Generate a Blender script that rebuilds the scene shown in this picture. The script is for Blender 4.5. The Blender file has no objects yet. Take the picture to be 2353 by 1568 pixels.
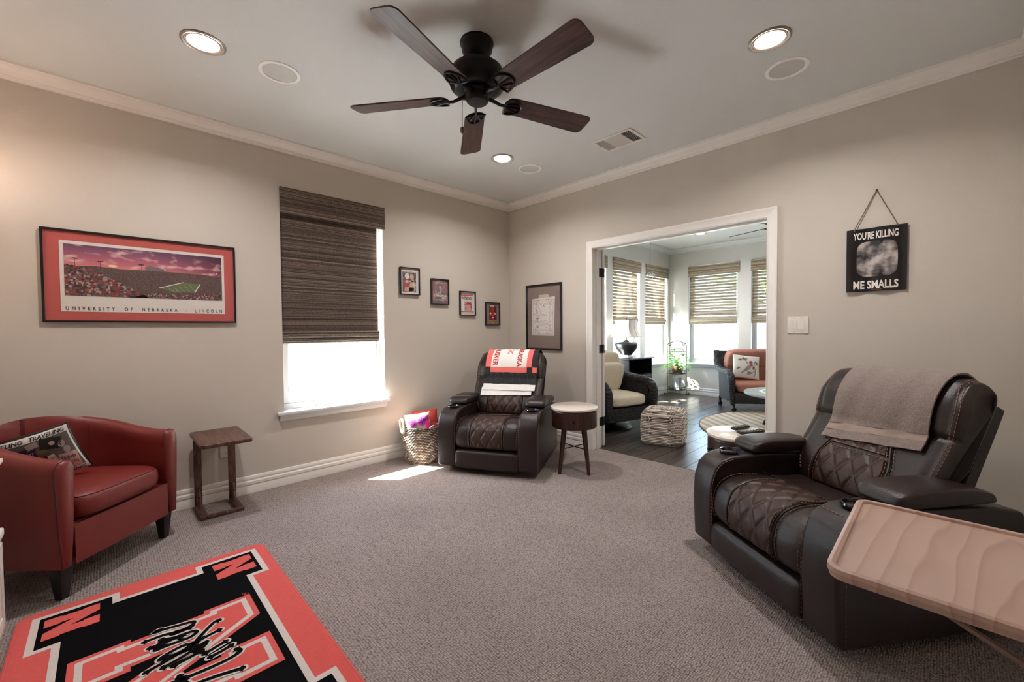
import bpy, bmesh, math, random
from mathutils import Vector, Matrix
PI = math.pi
random.seed(7)
scene = bpy.context.scene
COL = scene.collection

# ------------------------------------------------------------------ camera
IMG_W, IMG_H = 2353, 1568
FPX, YAW, PITCH, ROLL, CAMZ = 958.88, 0.80001594, -0.02604128, -0.00869727, 1.22
fwd = Vector((math.cos(YAW)*math.cos(PITCH), math.sin(YAW)*math.cos(PITCH), math.sin(PITCH)))
rgt = Vector((math.sin(YAW), -math.cos(YAW), 0)); upv = rgt.cross(fwd)
cr, sr = math.cos(ROLL), math.sin(ROLL)
R_, U_ = rgt*cr + upv*sr, upv*cr - rgt*sr
cd = bpy.data.cameras.new('camera'); cam = bpy.data.objects.new('camera', cd); COL.objects.link(cam)
cd.sensor_fit = 'HORIZONTAL'; cd.sensor_width = 36.0; cd.lens = FPX/IMG_W*36.0; cd.clip_start = 0.02; cd.clip_end = 200
cam.matrix_world = Matrix(((R_.x, U_.x, -fwd.x, 0), (R_.y, U_.y, -fwd.y, 0), (R_.z, U_.z, -fwd.z, CAMZ), (0, 0, 0, 1)))
scene.camera = cam

# ------------------------------------------------------------------ light of the place: sky, sun, exposure
SUN_DIR = Vector((0.50, -0.54, -1.0)).normalized()
world = bpy.data.worlds.new('sky_world'); scene.world = world; world.use_nodes = True
wn = world.node_tree.nodes; wl_ = world.node_tree.links
sky = wn.new('ShaderNodeTexSky'); sky.sky_type = 'NISHITA'; sky.sun_disc = False
sky.sun_elevation = math.asin(-SUN_DIR.z); sky.sun_rotation = math.atan2(-SUN_DIR.x, -SUN_DIR.y)
sky.air_density = 1.0; sky.dust_density = 2.0; sky.ozone_density = 1.0
bg = wn['Background']; bg.inputs['Strength'].default_value = 1.25
wl_.new(sky.outputs['Color'], bg.inputs['Color'])
sl = bpy.data.lights.new('sun', 'SUN'); sl.energy = 74.0; sl.angle = 0.009; sl.color = (1.0, 0.97, 0.93)
so = bpy.data.objects.new('sun', sl); COL.objects.link(so)
so.rotation_euler = SUN_DIR.to_track_quat('-Z', 'Y').to_euler()
CAN_POWER = 7.4
CAN_COLOR = (1.0, 0.97, 0.96)
vs = scene.view_settings
vs.view_transform = 'Standard'; vs.look = 'None'; vs.gamma = 1.0; vs.use_curve_mapping = False
vs.exposure = 1.2
scene.cycles.use_denoising = True
scene.cycles.max_bounces = 10; scene.cycles.diffuse_bounces = 5; scene.cycles.transparent_max_bounces = 16
scene.cycles.sample_clamp_indirect = 60.0
scene.cycles.caustics_reflective = False; scene.cycles.caustics_refractive = False

# ------------------------------------------------------------------ mesh helpers
def lin(c):
    return tuple(((x/255)/12.92 if x/255 <= 0.04045 else ((x/255+0.055)/1.055)**2.4) for x in c[:3]) + (1.0,)

class MB:
    def __init__(s): s.v = []; s.f = []
    def add(s, vs, fs):
        b = len(s.v); s.v += [tuple(p) for p in vs]; s.f += [tuple(b+i for i in q) for q in fs]; return b
    def box(s, x0, x1, y0, y1, z0, z1):
        s.add([(x0,y0,z0),(x1,y0,z0),(x1,y1,z0),(x0,y1,z0),(x0,y0,z1),(x1,y0,z1),(x1,y1,z1),(x0,y1,z1)],
              [(0,3,2,1),(4,5,6,7),(0,1,5,4),(1,2,6,5),(2,3,7,6),(3,0,4,7)]); return s
    def prism(s, poly, a0, a1, axes='xyz', taper=None):
        """poly in the first two axes letters, extruded along the third."""
        idx = ['xyz'.index(c) for c in axes]; n = len(poly); vs = []
        for k, a in enumerate((a0, a1)):
            for p in poly:
                q = [0, 0, 0]; q[idx[0]] = p[0]; q[idx[1]] = p[1]; q[idx[2]] = a; vs.append(q)
        fs = [tuple(range(n))[::-1], tuple(range(n, 2*n))] + [(i, (i+1) % n, n+(i+1) % n, n+i) for i in range(n)]
        s.add(vs, fs); return s
    def tube(s, pts, r, n=8, closed=False, caps=True):
        P = [Vector(p) for p in pts]; m = len(P); rs = r if isinstance(r, (list, tuple)) else [r]*m
        vs = []; ref = None
        for i in range(m):
            if closed: t = P[(i+1) % m]-P[i-1]
            else: t = P[min(i+1, m-1)]-P[max(i-1, 0)]
            if t.length < 1e-9: t = Vector((0, 0, 1))
            t.normalize()
            if ref is None:
                ref = Vector((0, 0, 1)) if abs(t.z) < .9 else Vector((1, 0, 0))
            a = ref - t*ref.dot(t)
            if a.length < 1e-6: a = t.orthogonal()
            a.normalize(); b = t.cross(a); ref = a
            for k in range(n):
                an = 2*PI*k/n; vs.append(P[i] + a*(rs[i]*math.cos(an)) + b*(rs[i]*math.sin(an)))
        fs = []
        for i in range(m if closed else m-1):
            j = (i+1) % m
            for k in range(n): fs.append((i*n+k, i*n+(k+1) % n, j*n+(k+1) % n, j*n+k))
        if caps and not closed: fs += [tuple(range(n))[::-1], tuple((m-1)*n+k for k in range(n))]
        s.add(vs, fs); return s
    def lathe(s, prof, n=24, c=(0, 0, 0), caps=True):
        vs = []
        for r, z in prof:
            for k in range(n):
                a = 2*PI*k/n; vs.append((c[0]+r*math.cos(a), c[1]+r*math.sin(a), c[2]+z))
        fs = []; m = len(prof)
        for i in range(m-1):
            for k in range(n): fs.append((i*n+k, i*n+(k+1) % n, (i+1)*n+(k+1) % n, (i+1)*n+k))
        if caps:
            fs += [tuple(range(n))[::-1], tuple((m-1)*n+k for k in range(n))]
        s.add(vs, fs); return s
    def grid(s, fn, nu, nv, closeu=False, closev=False):
        vs = []
        for i in range(nu):
            for j in range(nv):
                vs.append(fn(i/(nu if closeu else nu-1), j/(nv if closev else nv-1)))
        fs = []
        for i in range(nu if closeu else nu-1):
            for j in range(nv if closev else nv-1):
                i2, j2 = (i+1) % nu, (j+1) % nv
                fs.append((i*nv+j, i2*nv+j, i2*nv+j2, i*nv+j2))
        s.add(vs, fs); return s
    def poly(s, pts): s.add(pts, [tuple(range(len(pts)))]); return s
    def xf(s, m, start=0):
        for i in range(start, len(s.v)): s.v[i] = tuple(m @ Vector(s.v[i]))
        return s
    def build(s, name, mat=None, parent=None, smooth=True, angle=38, bevel=None, seg=2, loc=None, rotz=None, fixn=True, kind=None):
        me = bpy.data.meshes.new(name)
        me.from_pydata([tuple(p) for p in s.v], [], s.f)
        if bevel or fixn:
            bm = bmesh.new(); bm.from_mesh(me)
            if fixn: bmesh.ops.recalc_face_normals(bm, faces=bm.faces)
            if bevel:
                ed = [e for e in bm.edges if len(e.link_faces) == 2 and e.calc_face_angle(0) > math.radians(28)]
                bmesh.ops.bevel(bm, geom=ed, offset=bevel, segments=seg, profile=.6, affect='EDGES', clamp_overlap=True)
            bm.to_mesh(me); bm.free()
        me.update()
        if smooth:
            me.shade_smooth(); me.set_sharp_from_angle(angle=math.radians(angle))
        o = bpy.data.objects.new(name, me); COL.objects.link(o)
        if mat: me.materials.append(mat)
        if parent: o.parent = parent
        if kind: o['kind'] = kind
        if loc: o.location = loc
        if rotz is not None: o.rotation_euler = (0, 0, rotz)
        return o

def tag(o, label=None, cat=None, group=None, kind=None):
    if label: o['label'] = label
    if cat: o['category'] = cat
    if group: o['group'] = group
    if kind: o['kind'] = kind
    return o
def thing(name, label, cat, loc=(0, 0, 0), rotz=0, group=None):
    o = bpy.data.objects.new(name, None); COL.objects.link(o); o.empty_display_size = .1
    o.location = loc; o.rotation_euler = (0, 0, rotz); return tag(o, label, cat, group)
def struct_empty(name, loc=(0, 0, 0), rotz=0):
    o = bpy.data.objects.new(name, None); COL.objects.link(o); o.empty_display_size = .1
    o.location = loc; o.rotation_euler = (0, 0, rotz); o['kind'] = 'structure'; return o
def copy_tree(o, parent=None):
    c = o.copy(); COL.objects.link(c); c.parent = parent
    for ch in list(o.children): copy_tree(ch, c)
    return c
def catmull(P, n, closed=False):
    out = []; m = len(P); seg = m if closed else m-1
    for i in range(seg):
        p0 = P[(i-1) % m] if (closed or i > 0) else P[0]; p1 = P[i]; p2 = P[(i+1) % m]; p3 = P[(i+2) % m] if (closed or i+2 < m) else P[-1]
        for k in range(n):
            t = k/n
            out.append(tuple(.5*((2*b)+(-a+c)*t+(2*a-5*b+4*c-d)*t*t+(-a+3*b-3*c+d)*t**3) for a, b, c, d in zip(p0, p1, p2, p3)))
    if not closed: out.append(tuple(P[-1]))
    return out
def resample(P, n):
    L = [0]
    for a, b in zip(P, P[1:]): L.append(L[-1]+math.dist(a, b))
    out = []; j = 0
    for i in range(n):
        d = L[-1]*i/(n-1)
        while j < len(P)-2 and L[j+1] < d: j += 1
        w = (d-L[j])/max(L[j+1]-L[j], 1e-9)
        out.append(tuple(a+(b-a)*w for a, b in zip(P[j], P[j+1])))
    return out
def offset_poly(P, d):
    """inset a CCW polygon by d (mitred)."""
    n = len(P); out = []
    for i in range(n):
        a, b, c = P[i-1], P[i], P[(i+1) % n]
        e1 = Vector((b[0]-a[0], b[1]-a[1])).normalized(); e2 = Vector((c[0]-b[0], c[1]-b[1])).normalized()
        n1 = Vector((-e1.y, e1.x)); n2 = Vector((-e2.y, e2.x)); m = (n1+n2)
        if m.length < 1e-6: m = n1
        m.normalize(); k = d/max(m.dot(n1), .35); out.append((b[0]+m.x*k, b[1]+m.y*k))
    return out
def circ(cx, cy, r, n=16, ry=None):
    return [(cx+r*math.cos(2*PI*k/n), cy+(ry or r)*math.sin(2*PI*k/n)) for k in range(n)]
def smooth(a, b, x):
    t = max(0, min(1, (x-a)/(b-a))); return t*t*(3-2*t)

# lettering: outlines of the built-in typeface, made once
_tx = {}
def text2d(s, bold=0.0, shear=0.0, space=1.0):
    key = (s, bold, shear, space)
    if key in _tx: return _tx[key]
    cu = bpy.data.curves.new('lettering', 'FONT'); cu.body = s; cu.size = 1; cu.offset = bold; cu.shear = shear; cu.space_character = space
    cu.fill_mode = 'FRONT'; cu.resolution_u = 3
    ob = bpy.data.objects.new('lettering', cu); COL.objects.link(ob)
    dg = bpy.context.evaluated_depsgraph_get(); me = bpy.data.meshes.new_from_object(ob.evaluated_get(dg))
    V = [(v.co.x, v.co.y) for v in me.vertices]; F = [tuple(p.vertices) for p in me.polygons]
    bpy.data.objects.remove(ob); bpy.data.curves.remove(cu); bpy.data.meshes.remove(me)
    x0 = min(v[0] for v in V); x1 = max(v[0] for v in V); y0 = min(v[1] for v in V); y1 = max(v[1] for v in V)
    V = [((x-x0)/(x1-x0), (y-y0)/(y1-y0)) for x, y in V]
    _tx[key] = (V, F); return _tx[key]
def put_text(mb, s, cx, cy, w, h, fn, bold=0.0, rot=0, shear=0.0, space=1.0):
    V, F = text2d(s, bold, shear, space); c, q = math.cos(rot), math.sin(rot)
    pts = []
    for x, y in V:
        a, b = (x-.5)*w, (y-.5)*h
        pts.append(fn(cx+a*c-b*q, cy+a*q+b*c))
    mb.add(pts, F)
# ------------------------------------------------------------------ materials (all node based)
def M(name, rgb, rough=.6, metal=0.0, var=None, bump=None, coat=0.0, spec=.5, emit=None, sheen=0.0, aniso=None):
    m = bpy.data.materials.new(name); m.use_nodes = True; nt = m.node_tree; N = nt.nodes; L = nt.links
    b = N['Principled BSDF']; b.inputs['Roughness'].default_value = rough; b.inputs['Metallic'].default_value = metal
    b.inputs['Specular IOR Level'].default_value = spec; b.inputs['Coat Weight'].default_value = coat
    if sheen: b.inputs['Sheen Weight'].default_value = sheen
    tc = N.new('ShaderNodeTexCoord'); base = lin(rgb)
    nz = N.new('ShaderNodeTexNoise'); L.new(tc.outputs['Object'], nz.inputs['Vector'])
    sc, amt = var if var else (6.0, .06)
    nz.inputs['Scale'].default_value = sc; nz.inputs['Detail'].default_value = 4
    mx = N.new('ShaderNodeMix'); mx.data_type = 'RGBA'
    mx.inputs['A'].default_value = tuple(x*(1-amt) for x in base[:3])+(1,)
    mx.inputs['B'].default_value = tuple(min(1, x*(1+amt)) for x in base[:3])+(1,)
    L.new(nz.outputs['Fac'], mx.inputs['Factor']); L.new(mx.outputs['Result'], b.inputs['Base Color'])
    if bump:
        kind, bs, st = bump
        t = N.new('ShaderNodeTexVoronoi' if kind == 'v' else 'ShaderNodeTexNoise'); t.inputs['Scale'].default_value = bs
        L.new(tc.outputs['Object'], t.inputs['Vector'])
        bp = N.new('ShaderNodeBump'); bp.inputs['Strength'].default_value = st; bp.inputs['Distance'].default_value = .004
        L.new(t.outputs['Distance' if kind == 'v' else 'Fac'], bp.inputs['Height']); L.new(bp.outputs['Normal'], b.inputs['Normal'])
    if emit:
        b.inputs['Emission Color'].default_value = lin(emit[0]); b.inputs['Emission Strength'].default_value = emit[1]
    return m
def nodes(m): return m.node_tree.nodes, m.node_tree.links, m.node_tree.nodes['Principled BSDF']
def ramp(N, stops, interp='LINEAR'):
    r = N.new('ShaderNodeValToRGB'); r.color_ramp.interpolation = interp; e = r.color_ramp.elements
    while len(e) > 1: e.remove(e[-1])
    e[0].position = stops[0][0]; e[0].color = lin(stops[0][1])
    for p, c in stops[1:]:
        q = e.new(p); q.color = lin(c)
    return r
def glass_mat(name, tint=(255, 255, 255), gloss=.08, rough=.02):
    m = bpy.data.materials.new(name); m.use_nodes = True; N = m.node_tree.nodes; L = m.node_tree.links
    N.remove(N['Principled BSDF']); out = N['Material Output']
    tr = N.new('ShaderNodeBsdfTransparent'); tr.inputs['Color'].default_value = lin(tint)
    gl = N.new('ShaderNodeBsdfGlossy'); gl.inputs['Roughness'].default_value = rough
    fr = N.new('ShaderNodeLayerWeight'); fr.inputs['Blend'].default_value = .5
    pw_n = N.new('ShaderNodeMath'); pw_n.operation = 'POWER'; pw_n.inputs[1].default_value = 5.0; L.new(fr.outputs['Facing'], pw_n.inputs[0])
    ml = N.new('ShaderNodeMath'); ml.operation = 'MULTIPLY_ADD'; ml.inputs[1].default_value = .9; ml.inputs[2].default_value = .015+gloss*.1
    mx = N.new('ShaderNodeMixShader'); L.new(pw_n.outputs[0], ml.inputs[0]); L.new(ml.outputs[0], mx.inputs[0])
    L.new(tr.outputs[0], mx.inputs[1]); L.new(gl.outputs[0], mx.inputs[2]); L.new(mx.outputs[0], out.inputs['Surface']); return m
def wood_mat(name, c1, c2, scale=(1, 1, 1), rough=.4, dist=4, bands=6, coat=0.0):
    m = M(name, c1, rough, coat=coat); N, L, b = nodes(m)
    tc = N.new('ShaderNodeTexCoord'); mp = N.new('ShaderNodeMapping'); mp.inputs['Scale'].default_value = scale
    L.new(tc.outputs['Object'], mp.inputs['Vector'])
    w = N.new('ShaderNodeTexWave'); w.wave_type = 'BANDS'; w.bands_direction = 'Y'; w.inputs['Scale'].default_value = bands
    w.inputs['Distortion'].default_value = dist; w.inputs['Detail'].default_value = 3; w.inputs['Detail Scale'].default_value = 1.2
    L.new(mp.outputs[0], w.inputs['Vector'])
    r = ramp(N, [(0, c1), (.6, tuple((a*2+b_)/3 for a, b_ in zip(c1, c2))), (1, c2)]); L.new(w.outputs['Fac'], r.inputs[0]); L.new(r.outputs[0], b.inputs['Base Color'])
    bp = N.new('ShaderNodeBump'); bp.inputs['Strength'].default_value = .08; L.new(w.outputs['Fac'], bp.inputs['Height']); L.new(bp.outputs[0], b.inputs['Normal'])
    return m

def streak_wood(name, stops, scale, rough=.4, coat=0.0):
    m = M(name, stops[1], rough, coat=coat); N, L, b = nodes(m); tc = N.new('ShaderNodeTexCoord'); mp = N.new('ShaderNodeMapping'); mp.inputs['Scale'].default_value = scale; L.new(tc.outputs['Object'], mp.inputs[0])
    nz = N.new('ShaderNodeTexNoise'); nz.inputs['Scale'].default_value = 1; nz.inputs['Detail'].default_value = 6; nz.inputs['Distortion'].default_value = .6; L.new(mp.outputs[0], nz.inputs['Vector'])
    r = ramp(N, [(.32, stops[0]), (.5, stops[1]), (.68, stops[2])]); L.new(nz.outputs['Fac'], r.inputs[0]); L.new(r.outputs[0], b.inputs['Base Color'])
    bp = N.new('ShaderNodeBump'); bp.inputs['Strength'].default_value = .06; L.new(nz.outputs['Fac'], bp.inputs['Height']); L.new(bp.outputs[0], b.inputs['Normal']); return m
WALL = M('wall_paint', (197, 188, 177), .62, var=(3, .015), bump=('n', 260, .12), spec=.3)
CEIL = M('ceiling_paint', (210, 210, 208), .7, var=(3, .015), bump=('n', 180, .18), spec=.25)
SWALL = M('sunroom_paint', (205, 203, 198), .6, var=(3, .015), bump=('n', 260, .1), spec=.3)
TRIM = M('white_trim', (231, 225, 218), .38, var=(5, .015))
VINYL = M('white_vinyl', (214, 215, 214), .35)
GLASS = glass_mat('window_glass', (250, 253, 252), .1)
PGLASS = glass_mat('picture_glass', (252, 252, 252), .12, .03)
BLACKFRAME = M('black_frame', (14, 10, 10), .35)
BLACK = M('black_metal', (16, 14, 13), .45)
BRONZE = M('oil_rubbed_bronze', (30, 27, 25), .42, metal=.7)
WHITEP = M('white_plastic', (225, 217, 208), .35)
WHITECLOTH = M('white_cotton', (236, 232, 226), .8, bump=('n', 120, .25))
LEATHER = M('dark_brown_leather', (36, 24, 22), .34, var=(14, .25), bump=('v', 420, .18), spec=.5)
LEATHER2 = M('brown_leather_panel', (58, 36, 29), .38, var=(14, .25), bump=('v', 420, .18), spec=.45)
PIPING = M('black_piping', (18, 12, 11), .4)
THREAD = M('tan_thread', (168, 122, 96), .7)
REDLEATHER = M('red_leather', (118, 40, 36), .38, var=(9, .12), bump=('v', 380, .15), spec=.5)
REDSEAM = M('dark_red_piping', (84, 26, 25), .4)
BLACKWOOD = M('black_wood', (15, 11, 11), .4)
OAKDARK = streak_wood('dark_stained_oak', ((56, 33, 27), (88, 57, 47), (112, 78, 66)), (60, 9, 14), .42)
WALNUT = streak_wood('walnut_veneer', ((38, 20, 15), (58, 32, 24), (76, 44, 33)), (30, 30, 5), .38, .1)
BLADEWOOD = streak_wood('fan_blade_wood', ((40, 24, 21), (64, 38, 33), (88, 56, 48)), (4, 60, 4), .4)
MARBLE = M('white_marble', (226, 214, 202), .18, var=(7, .06), coat=.3)
REDRUG = M('red_rug_pile', (219, 88, 82), .95, var=(60, .10), bump=('n', 500, .6), sheen=.2, spec=.08)
WHITERUG = M('white_rug_pile', (214, 203, 196), .95, var=(60, .07), bump=('n', 500, .6), spec=.08)
BLACKRUG = M('black_rug_pile', (8, 7, 8), .95, var=(60, .2), bump=('n', 500, .6), spec=.08)
BLACKW = M('black_wicker', (38, 36, 40), .42, var=(40, .5))
CREAM = M('cream_woven_fabric', (228, 214, 192), .9, var=(60, .08), bump=('v', 160, .5))
PINKF = M('dusty_pink_fabric', (178, 122, 104), .85, var=(8, .08), bump=('n', 90, .2))
GREYLEAD = M('pewter_ceramic', (62, 60, 62), .3, metal=.6, var=(50, .5), bump=('n', 60, .3))
SHADE = M('lamp_shade_linen', (238, 232, 224), .8)
LEAF = M('pothos_leaf', (122, 184, 76), .5, var=(14, .35))
TERRA = M('clay_pot', (120, 88, 62), .7)
CLEAR = glass_mat('clear_glass', (246, 250, 252), .9, .05)
TOWEL = M('taupe_terry', (136, 120, 113), .95, var=(70, .25), bump=('n', 300, 1.0), sheen=.3)
TOWELB = M('taupe_woven_band', (150, 131, 122), .85, bump=('n', 200, .2))
CONCRETE = M('patio_concrete', (222, 223, 225), .9, var=(2, .08))
GRASS = M('greyed_lawn', (150, 153, 155), .95, var=(5, .25))  # lawn coloured neutral grey so its bounce light adds no tint
PICKET = M('weathered_picket', (170, 170, 176), .85, var=(9, .15))
FOLI = M('tree_leaves', (112, 148, 66), .7, var=(4, .4))
BARK = M('tree_bark', (92, 74, 58), .9)
def flat(name, rgb, rough=.7): return M(name, rgb, rough, var=(30, .03))
INK = flat('black_ink', (20, 17, 17)); PAPER = flat('white_paper', (232, 222, 214)); REDINK = flat('red_ink', (186, 44, 42)); PINKINK = flat('pink_print', (214, 150, 146))
SKIN = flat('tan_print', (205, 168, 148)); GREYINK = flat('grey_print', (120, 112, 110)); NAVY = flat('navy_print', (40, 42, 66)); SALMON = flat('salmon_mat_board', (198, 92, 86), .8)
TAUPE = flat('taupe_mat_board', (138, 121, 113), .8); GOLD = flat('gold_print', (176, 128, 54)); GREENINK = flat('green_print', (104, 112, 74)); DKRED = flat('dark_red_print', (110, 28, 30))

def carpet_mat():
    m = M('loop_carpet', (140, 124, 118), .95, spec=.1); N, L, b = nodes(m)
    tc = N.new('ShaderNodeTexCoord')
    v = N.new('ShaderNodeTexVoronoi'); v.inputs['Scale'].default_value = 95; v.inputs['Randomness'].default_value = .45
    mp = N.new('ShaderNodeMapping'); mp.inputs['Scale'].default_value = (1, 1.35, 1); mp.inputs['Rotation'].default_value = (0, 0, .0)
    L.new(tc.outputs['Object'], mp.inputs[0]); L.new(mp.outputs[0], v.inputs['Vector'])
    n1 = N.new('ShaderNodeTexNoise'); n1.inputs['Scale'].default_value = 2.2; n1.inputs['Detail'].default_value = 5; L.new(tc.outputs['Object'], n1.inputs['Vector'])
    r = ramp(N, [(0, (190, 178, 174)), (.45, (163, 150, 145)), (.8, (104, 92, 88))]); L.new(v.outputs['Distance'], r.inputs[0])
    mx = N.new('ShaderNodeMix'); mx.data_type = 'RGBA'; mx.blend_type = 'MULTIPLY'; mx.inputs['Factor'].default_value = .35
    r2 = ramp(N, [(.3, (205, 200, 198)), (.7, (255, 255, 255))]); L.new(n1.outputs['Fac'], r2.inputs[0])
    L.new(r.outputs[0], mx.inputs['A']); L.new(r2.outputs[0], mx.inputs['B']); L.new(mx.outputs['Result'], b.inputs['Base Color'])
    bp = N.new('ShaderNodeBump'); bp.inputs['Strength'].default_value = 1.0; bp.inputs['Distance'].default_value = .006; bp.invert = True
    L.new(v.outputs['Distance'], bp.inputs['Height']); L.new(bp.outputs[0], b.inputs['Normal']); return m
CARPET = carpet_mat()

def woven_mat(name, dark, mid, light, reed, period, thru=0.0):
    """grass-cloth shade: fine horizontal reeds of random tone, a paler reed every period; thin ones let light through."""
    m = M(name, mid, .8); N, L, b = nodes(m); tc = N.new('ShaderNodeTexCoord'); sx = N.new('ShaderNodeSeparateXYZ'); L.new(tc.outputs['Object'], sx.inputs[0])
    def math_(op, a, c=None, d=None):
        n = N.new('ShaderNodeMath'); n.operation = op
        for k, v in enumerate((a, c, d)):
            if v is None: continue
            if isinstance(v, (int, float)): n.inputs[k].default_value = v
            else: L.new(v, n.inputs[k])
        return n.outputs[0]
    mpj = N.new('ShaderNodeMapping'); mpj.inputs['Scale'].default_value = (14, 1, 14); L.new(tc.outputs['Object'], mpj.inputs[0])
    nj = N.new('ShaderNodeTexNoise'); nj.inputs['Scale'].default_value = 1; L.new(mpj.outputs[0], nj.inputs['Vector'])
    z = math_('MULTIPLY_ADD', nj.outputs['Fac'], .006, sx.outputs[2])
    cell = math_('FLOOR', math_('MULTIPLY', z, reed)); wn_ = N.new('ShaderNodeTexWhiteNoise'); wn_.noise_dimensions = '1D'; L.new(cell, wn_.inputs['W'])
    ph = math_('FRACT', math_('DIVIDE', z, period)); band = math_('GREATER_THAN', ph, .74)
    mp2 = N.new('ShaderNodeMapping'); mp2.inputs['Scale'].default_value = (60, 1, reed*.6); L.new(tc.outputs['Object'], mp2.inputs[0])
    n2 = N.new('ShaderNodeTexNoise'); n2.inputs['Scale'].default_value = 1; n2.inputs['Detail'].default_value = 2; L.new(mp2.outputs[0], n2.inputs['Vector'])
    v = math_('MULTIPLY_ADD', wn_.outputs['Value'], .42, math_('MULTIPLY_ADD', n2.outputs['Fac'], .5, math_('MULTIPLY', band, .14)))
    r = ramp(N, [(.22, dark), (.5, mid), (.9, light)]); L.new(v, r.inputs[0]); L.new(r.outputs[0], b.inputs['Base Color'])
    bp = N.new('ShaderNodeBump'); bp.inputs['Strength'].default_value = .5; bp.inputs['Distance'].default_value = .004; L.new(v, bp.inputs['Height']); L.new(bp.outputs[0], b.inputs['Normal'])
    if thru:
        out = N['Material Output']; tr = N.new('ShaderNodeBsdfTranslucent'); L.new(r.outputs[0], tr.inputs['Color'])
        ms = N.new('ShaderNodeMixShader'); ms.inputs[0].default_value = thru; L.new(b.outputs[0], ms.inputs[1]); L.new(tr.outputs[0], ms.inputs[2])
        tp = N.new('ShaderNodeBsdfTransparent'); m2 = N.new('ShaderNodeMixShader')
        gap = math_('MULTIPLY', math_('GREATER_THAN', n2.outputs['Fac'], .55), .22); k = math_('MAXIMUM', math_('MULTIPLY', band, .40), gap)
        L.new(k, m2.inputs[0]); L.new(ms.outputs[0], m2.inputs[1]); L.new(tp.outputs[0], m2.inputs[2]); L.new(m2.outputs[0], out.inputs['Surface'])
    return m
SHADE_DARK = woven_mat('dark_grasscloth', (36, 28, 25), (84, 69, 60), (150, 131, 114), 240, .028)
SHADE_TAN = woven_mat('tan_grasscloth', (104, 92, 76), (148, 134, 114), (196, 184, 162), 150, .047)
SHADE_THIN = woven_mat('thin_tan_grasscloth', (104, 92, 76), (146, 132, 112), (190, 178, 156), 150, .052, .35)

def plank_mat():
    m = M('dark_wood_tile', (70, 62, 58), .28, spec=.5); N, L, b = nodes(m); tc = N.new('ShaderNodeTexCoord'); oi = N.new('ShaderNodeObjectInfo')
    mp = N.new('ShaderNodeMapping'); mp.inputs['Scale'].default_value = (1.5, 26, 1); L.new(tc.outputs['Object'], mp.inputs[0])
    cx = N.new('ShaderNodeCombineXYZ'); L.new(oi.outputs['Random'], cx.inputs[2]); ml = N.new('ShaderNodeVectorMath'); ml.operation = 'MULTIPLY_ADD'
    ml.inputs[1].default_value = (40, 40, 40); L.new(cx.outputs[0], ml.inputs[0]); L.new(mp.outputs[0], ml.inputs[2])
    nz = N.new('ShaderNodeTexNoise'); nz.inputs['Scale'].default_value = 1.4; nz.inputs['Detail'].default_value = 5; L.new(ml.outputs[0], nz.inputs['Vector'])
    r = ramp(N, [(.3, (44, 38, 36)), (.5, (66, 58, 54)), (.72, (92, 83, 77))]); L.new(nz.outputs['Fac'], r.inputs[0])
    L.new(r.outputs[0], b.inputs['Base Color']); return m
PLANK = plank_mat()
GROUT = M('grey_grout', (132, 126, 120), .9)
def can_glow():
    return M('lit_bulb', (255, 246, 235), .3, emit=((255, 236, 214), 14))
BULB = can_glow()
# ------------------------------------------------------------------ the place: room shell
XD, YW, X0, Y0, ZC, XB, WT = 3.51, 3.651, -0.61, -0.354, 2.714, 7.77, 0.13
SY0 = -1.2
def struct(o): o['kind'] = 'structure'; return o
def wall_mesh(u0, u1, z0, z1, holes, t0, t1, axes):
    mb = MB(); cuts = sorted(holes); u = u0
    def bx(a, b, c, d):
        if b-a < 1e-4 or d-c < 1e-4: return
        if axes == 'x': mb.box(a, b, t0, t1, c, d)
        else: mb.box(t0, t1, a, b, c, d)
    for (a, b, c, d) in cuts:
        bx(u, a, z0, z1); bx(a, b, z0, c); bx(a, b, d, z1); u = b
    bx(u, u1, z0, z1); return mb
WZ0, WZ1 = 0.585, 2.372
DY0, DY1, DZ = 0.905, 2.44, 2.03
mainwin = (1.003, 1.872)
winA = [(4.74, 5.60), (5.79, 6.645), (6.837, 7.692)]
winB = [(2.425, 3.28), (1.378, 2.233)]
struct(wall_mesh(X0-.15, XD+.06, -.1, ZC+.1, [(*mainwin, WZ0, WZ1)], YW, YW+.16, 'x').build('wall_left', WALL, smooth=False))
struct(wall_mesh(Y0, YW, -.1, ZC+.1, [(DY0-.02, DY1+.02, -.1, DZ+.02)], XD, XD+WT-.02, 'y').build('wall_right', WALL, smooth=False))
struct(MB().box(X0-.15, XD+.1, Y0-.15, Y0, -.1, ZC+.1).build('wall_back', WALL, smooth=False))
struct(MB().box(X0-.15, X0, Y0, YW, -.1, ZC+.1).build('wall_side', WALL, smooth=False))
struct(MB().box(X0, XD, Y0, YW, ZC, ZC+.08).build('ceiling', CEIL, smooth=False))
struct(MB().box(X0, XD+.08, Y0, YW, -.08, 0).build('floor', CARPET, smooth=False))
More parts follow.
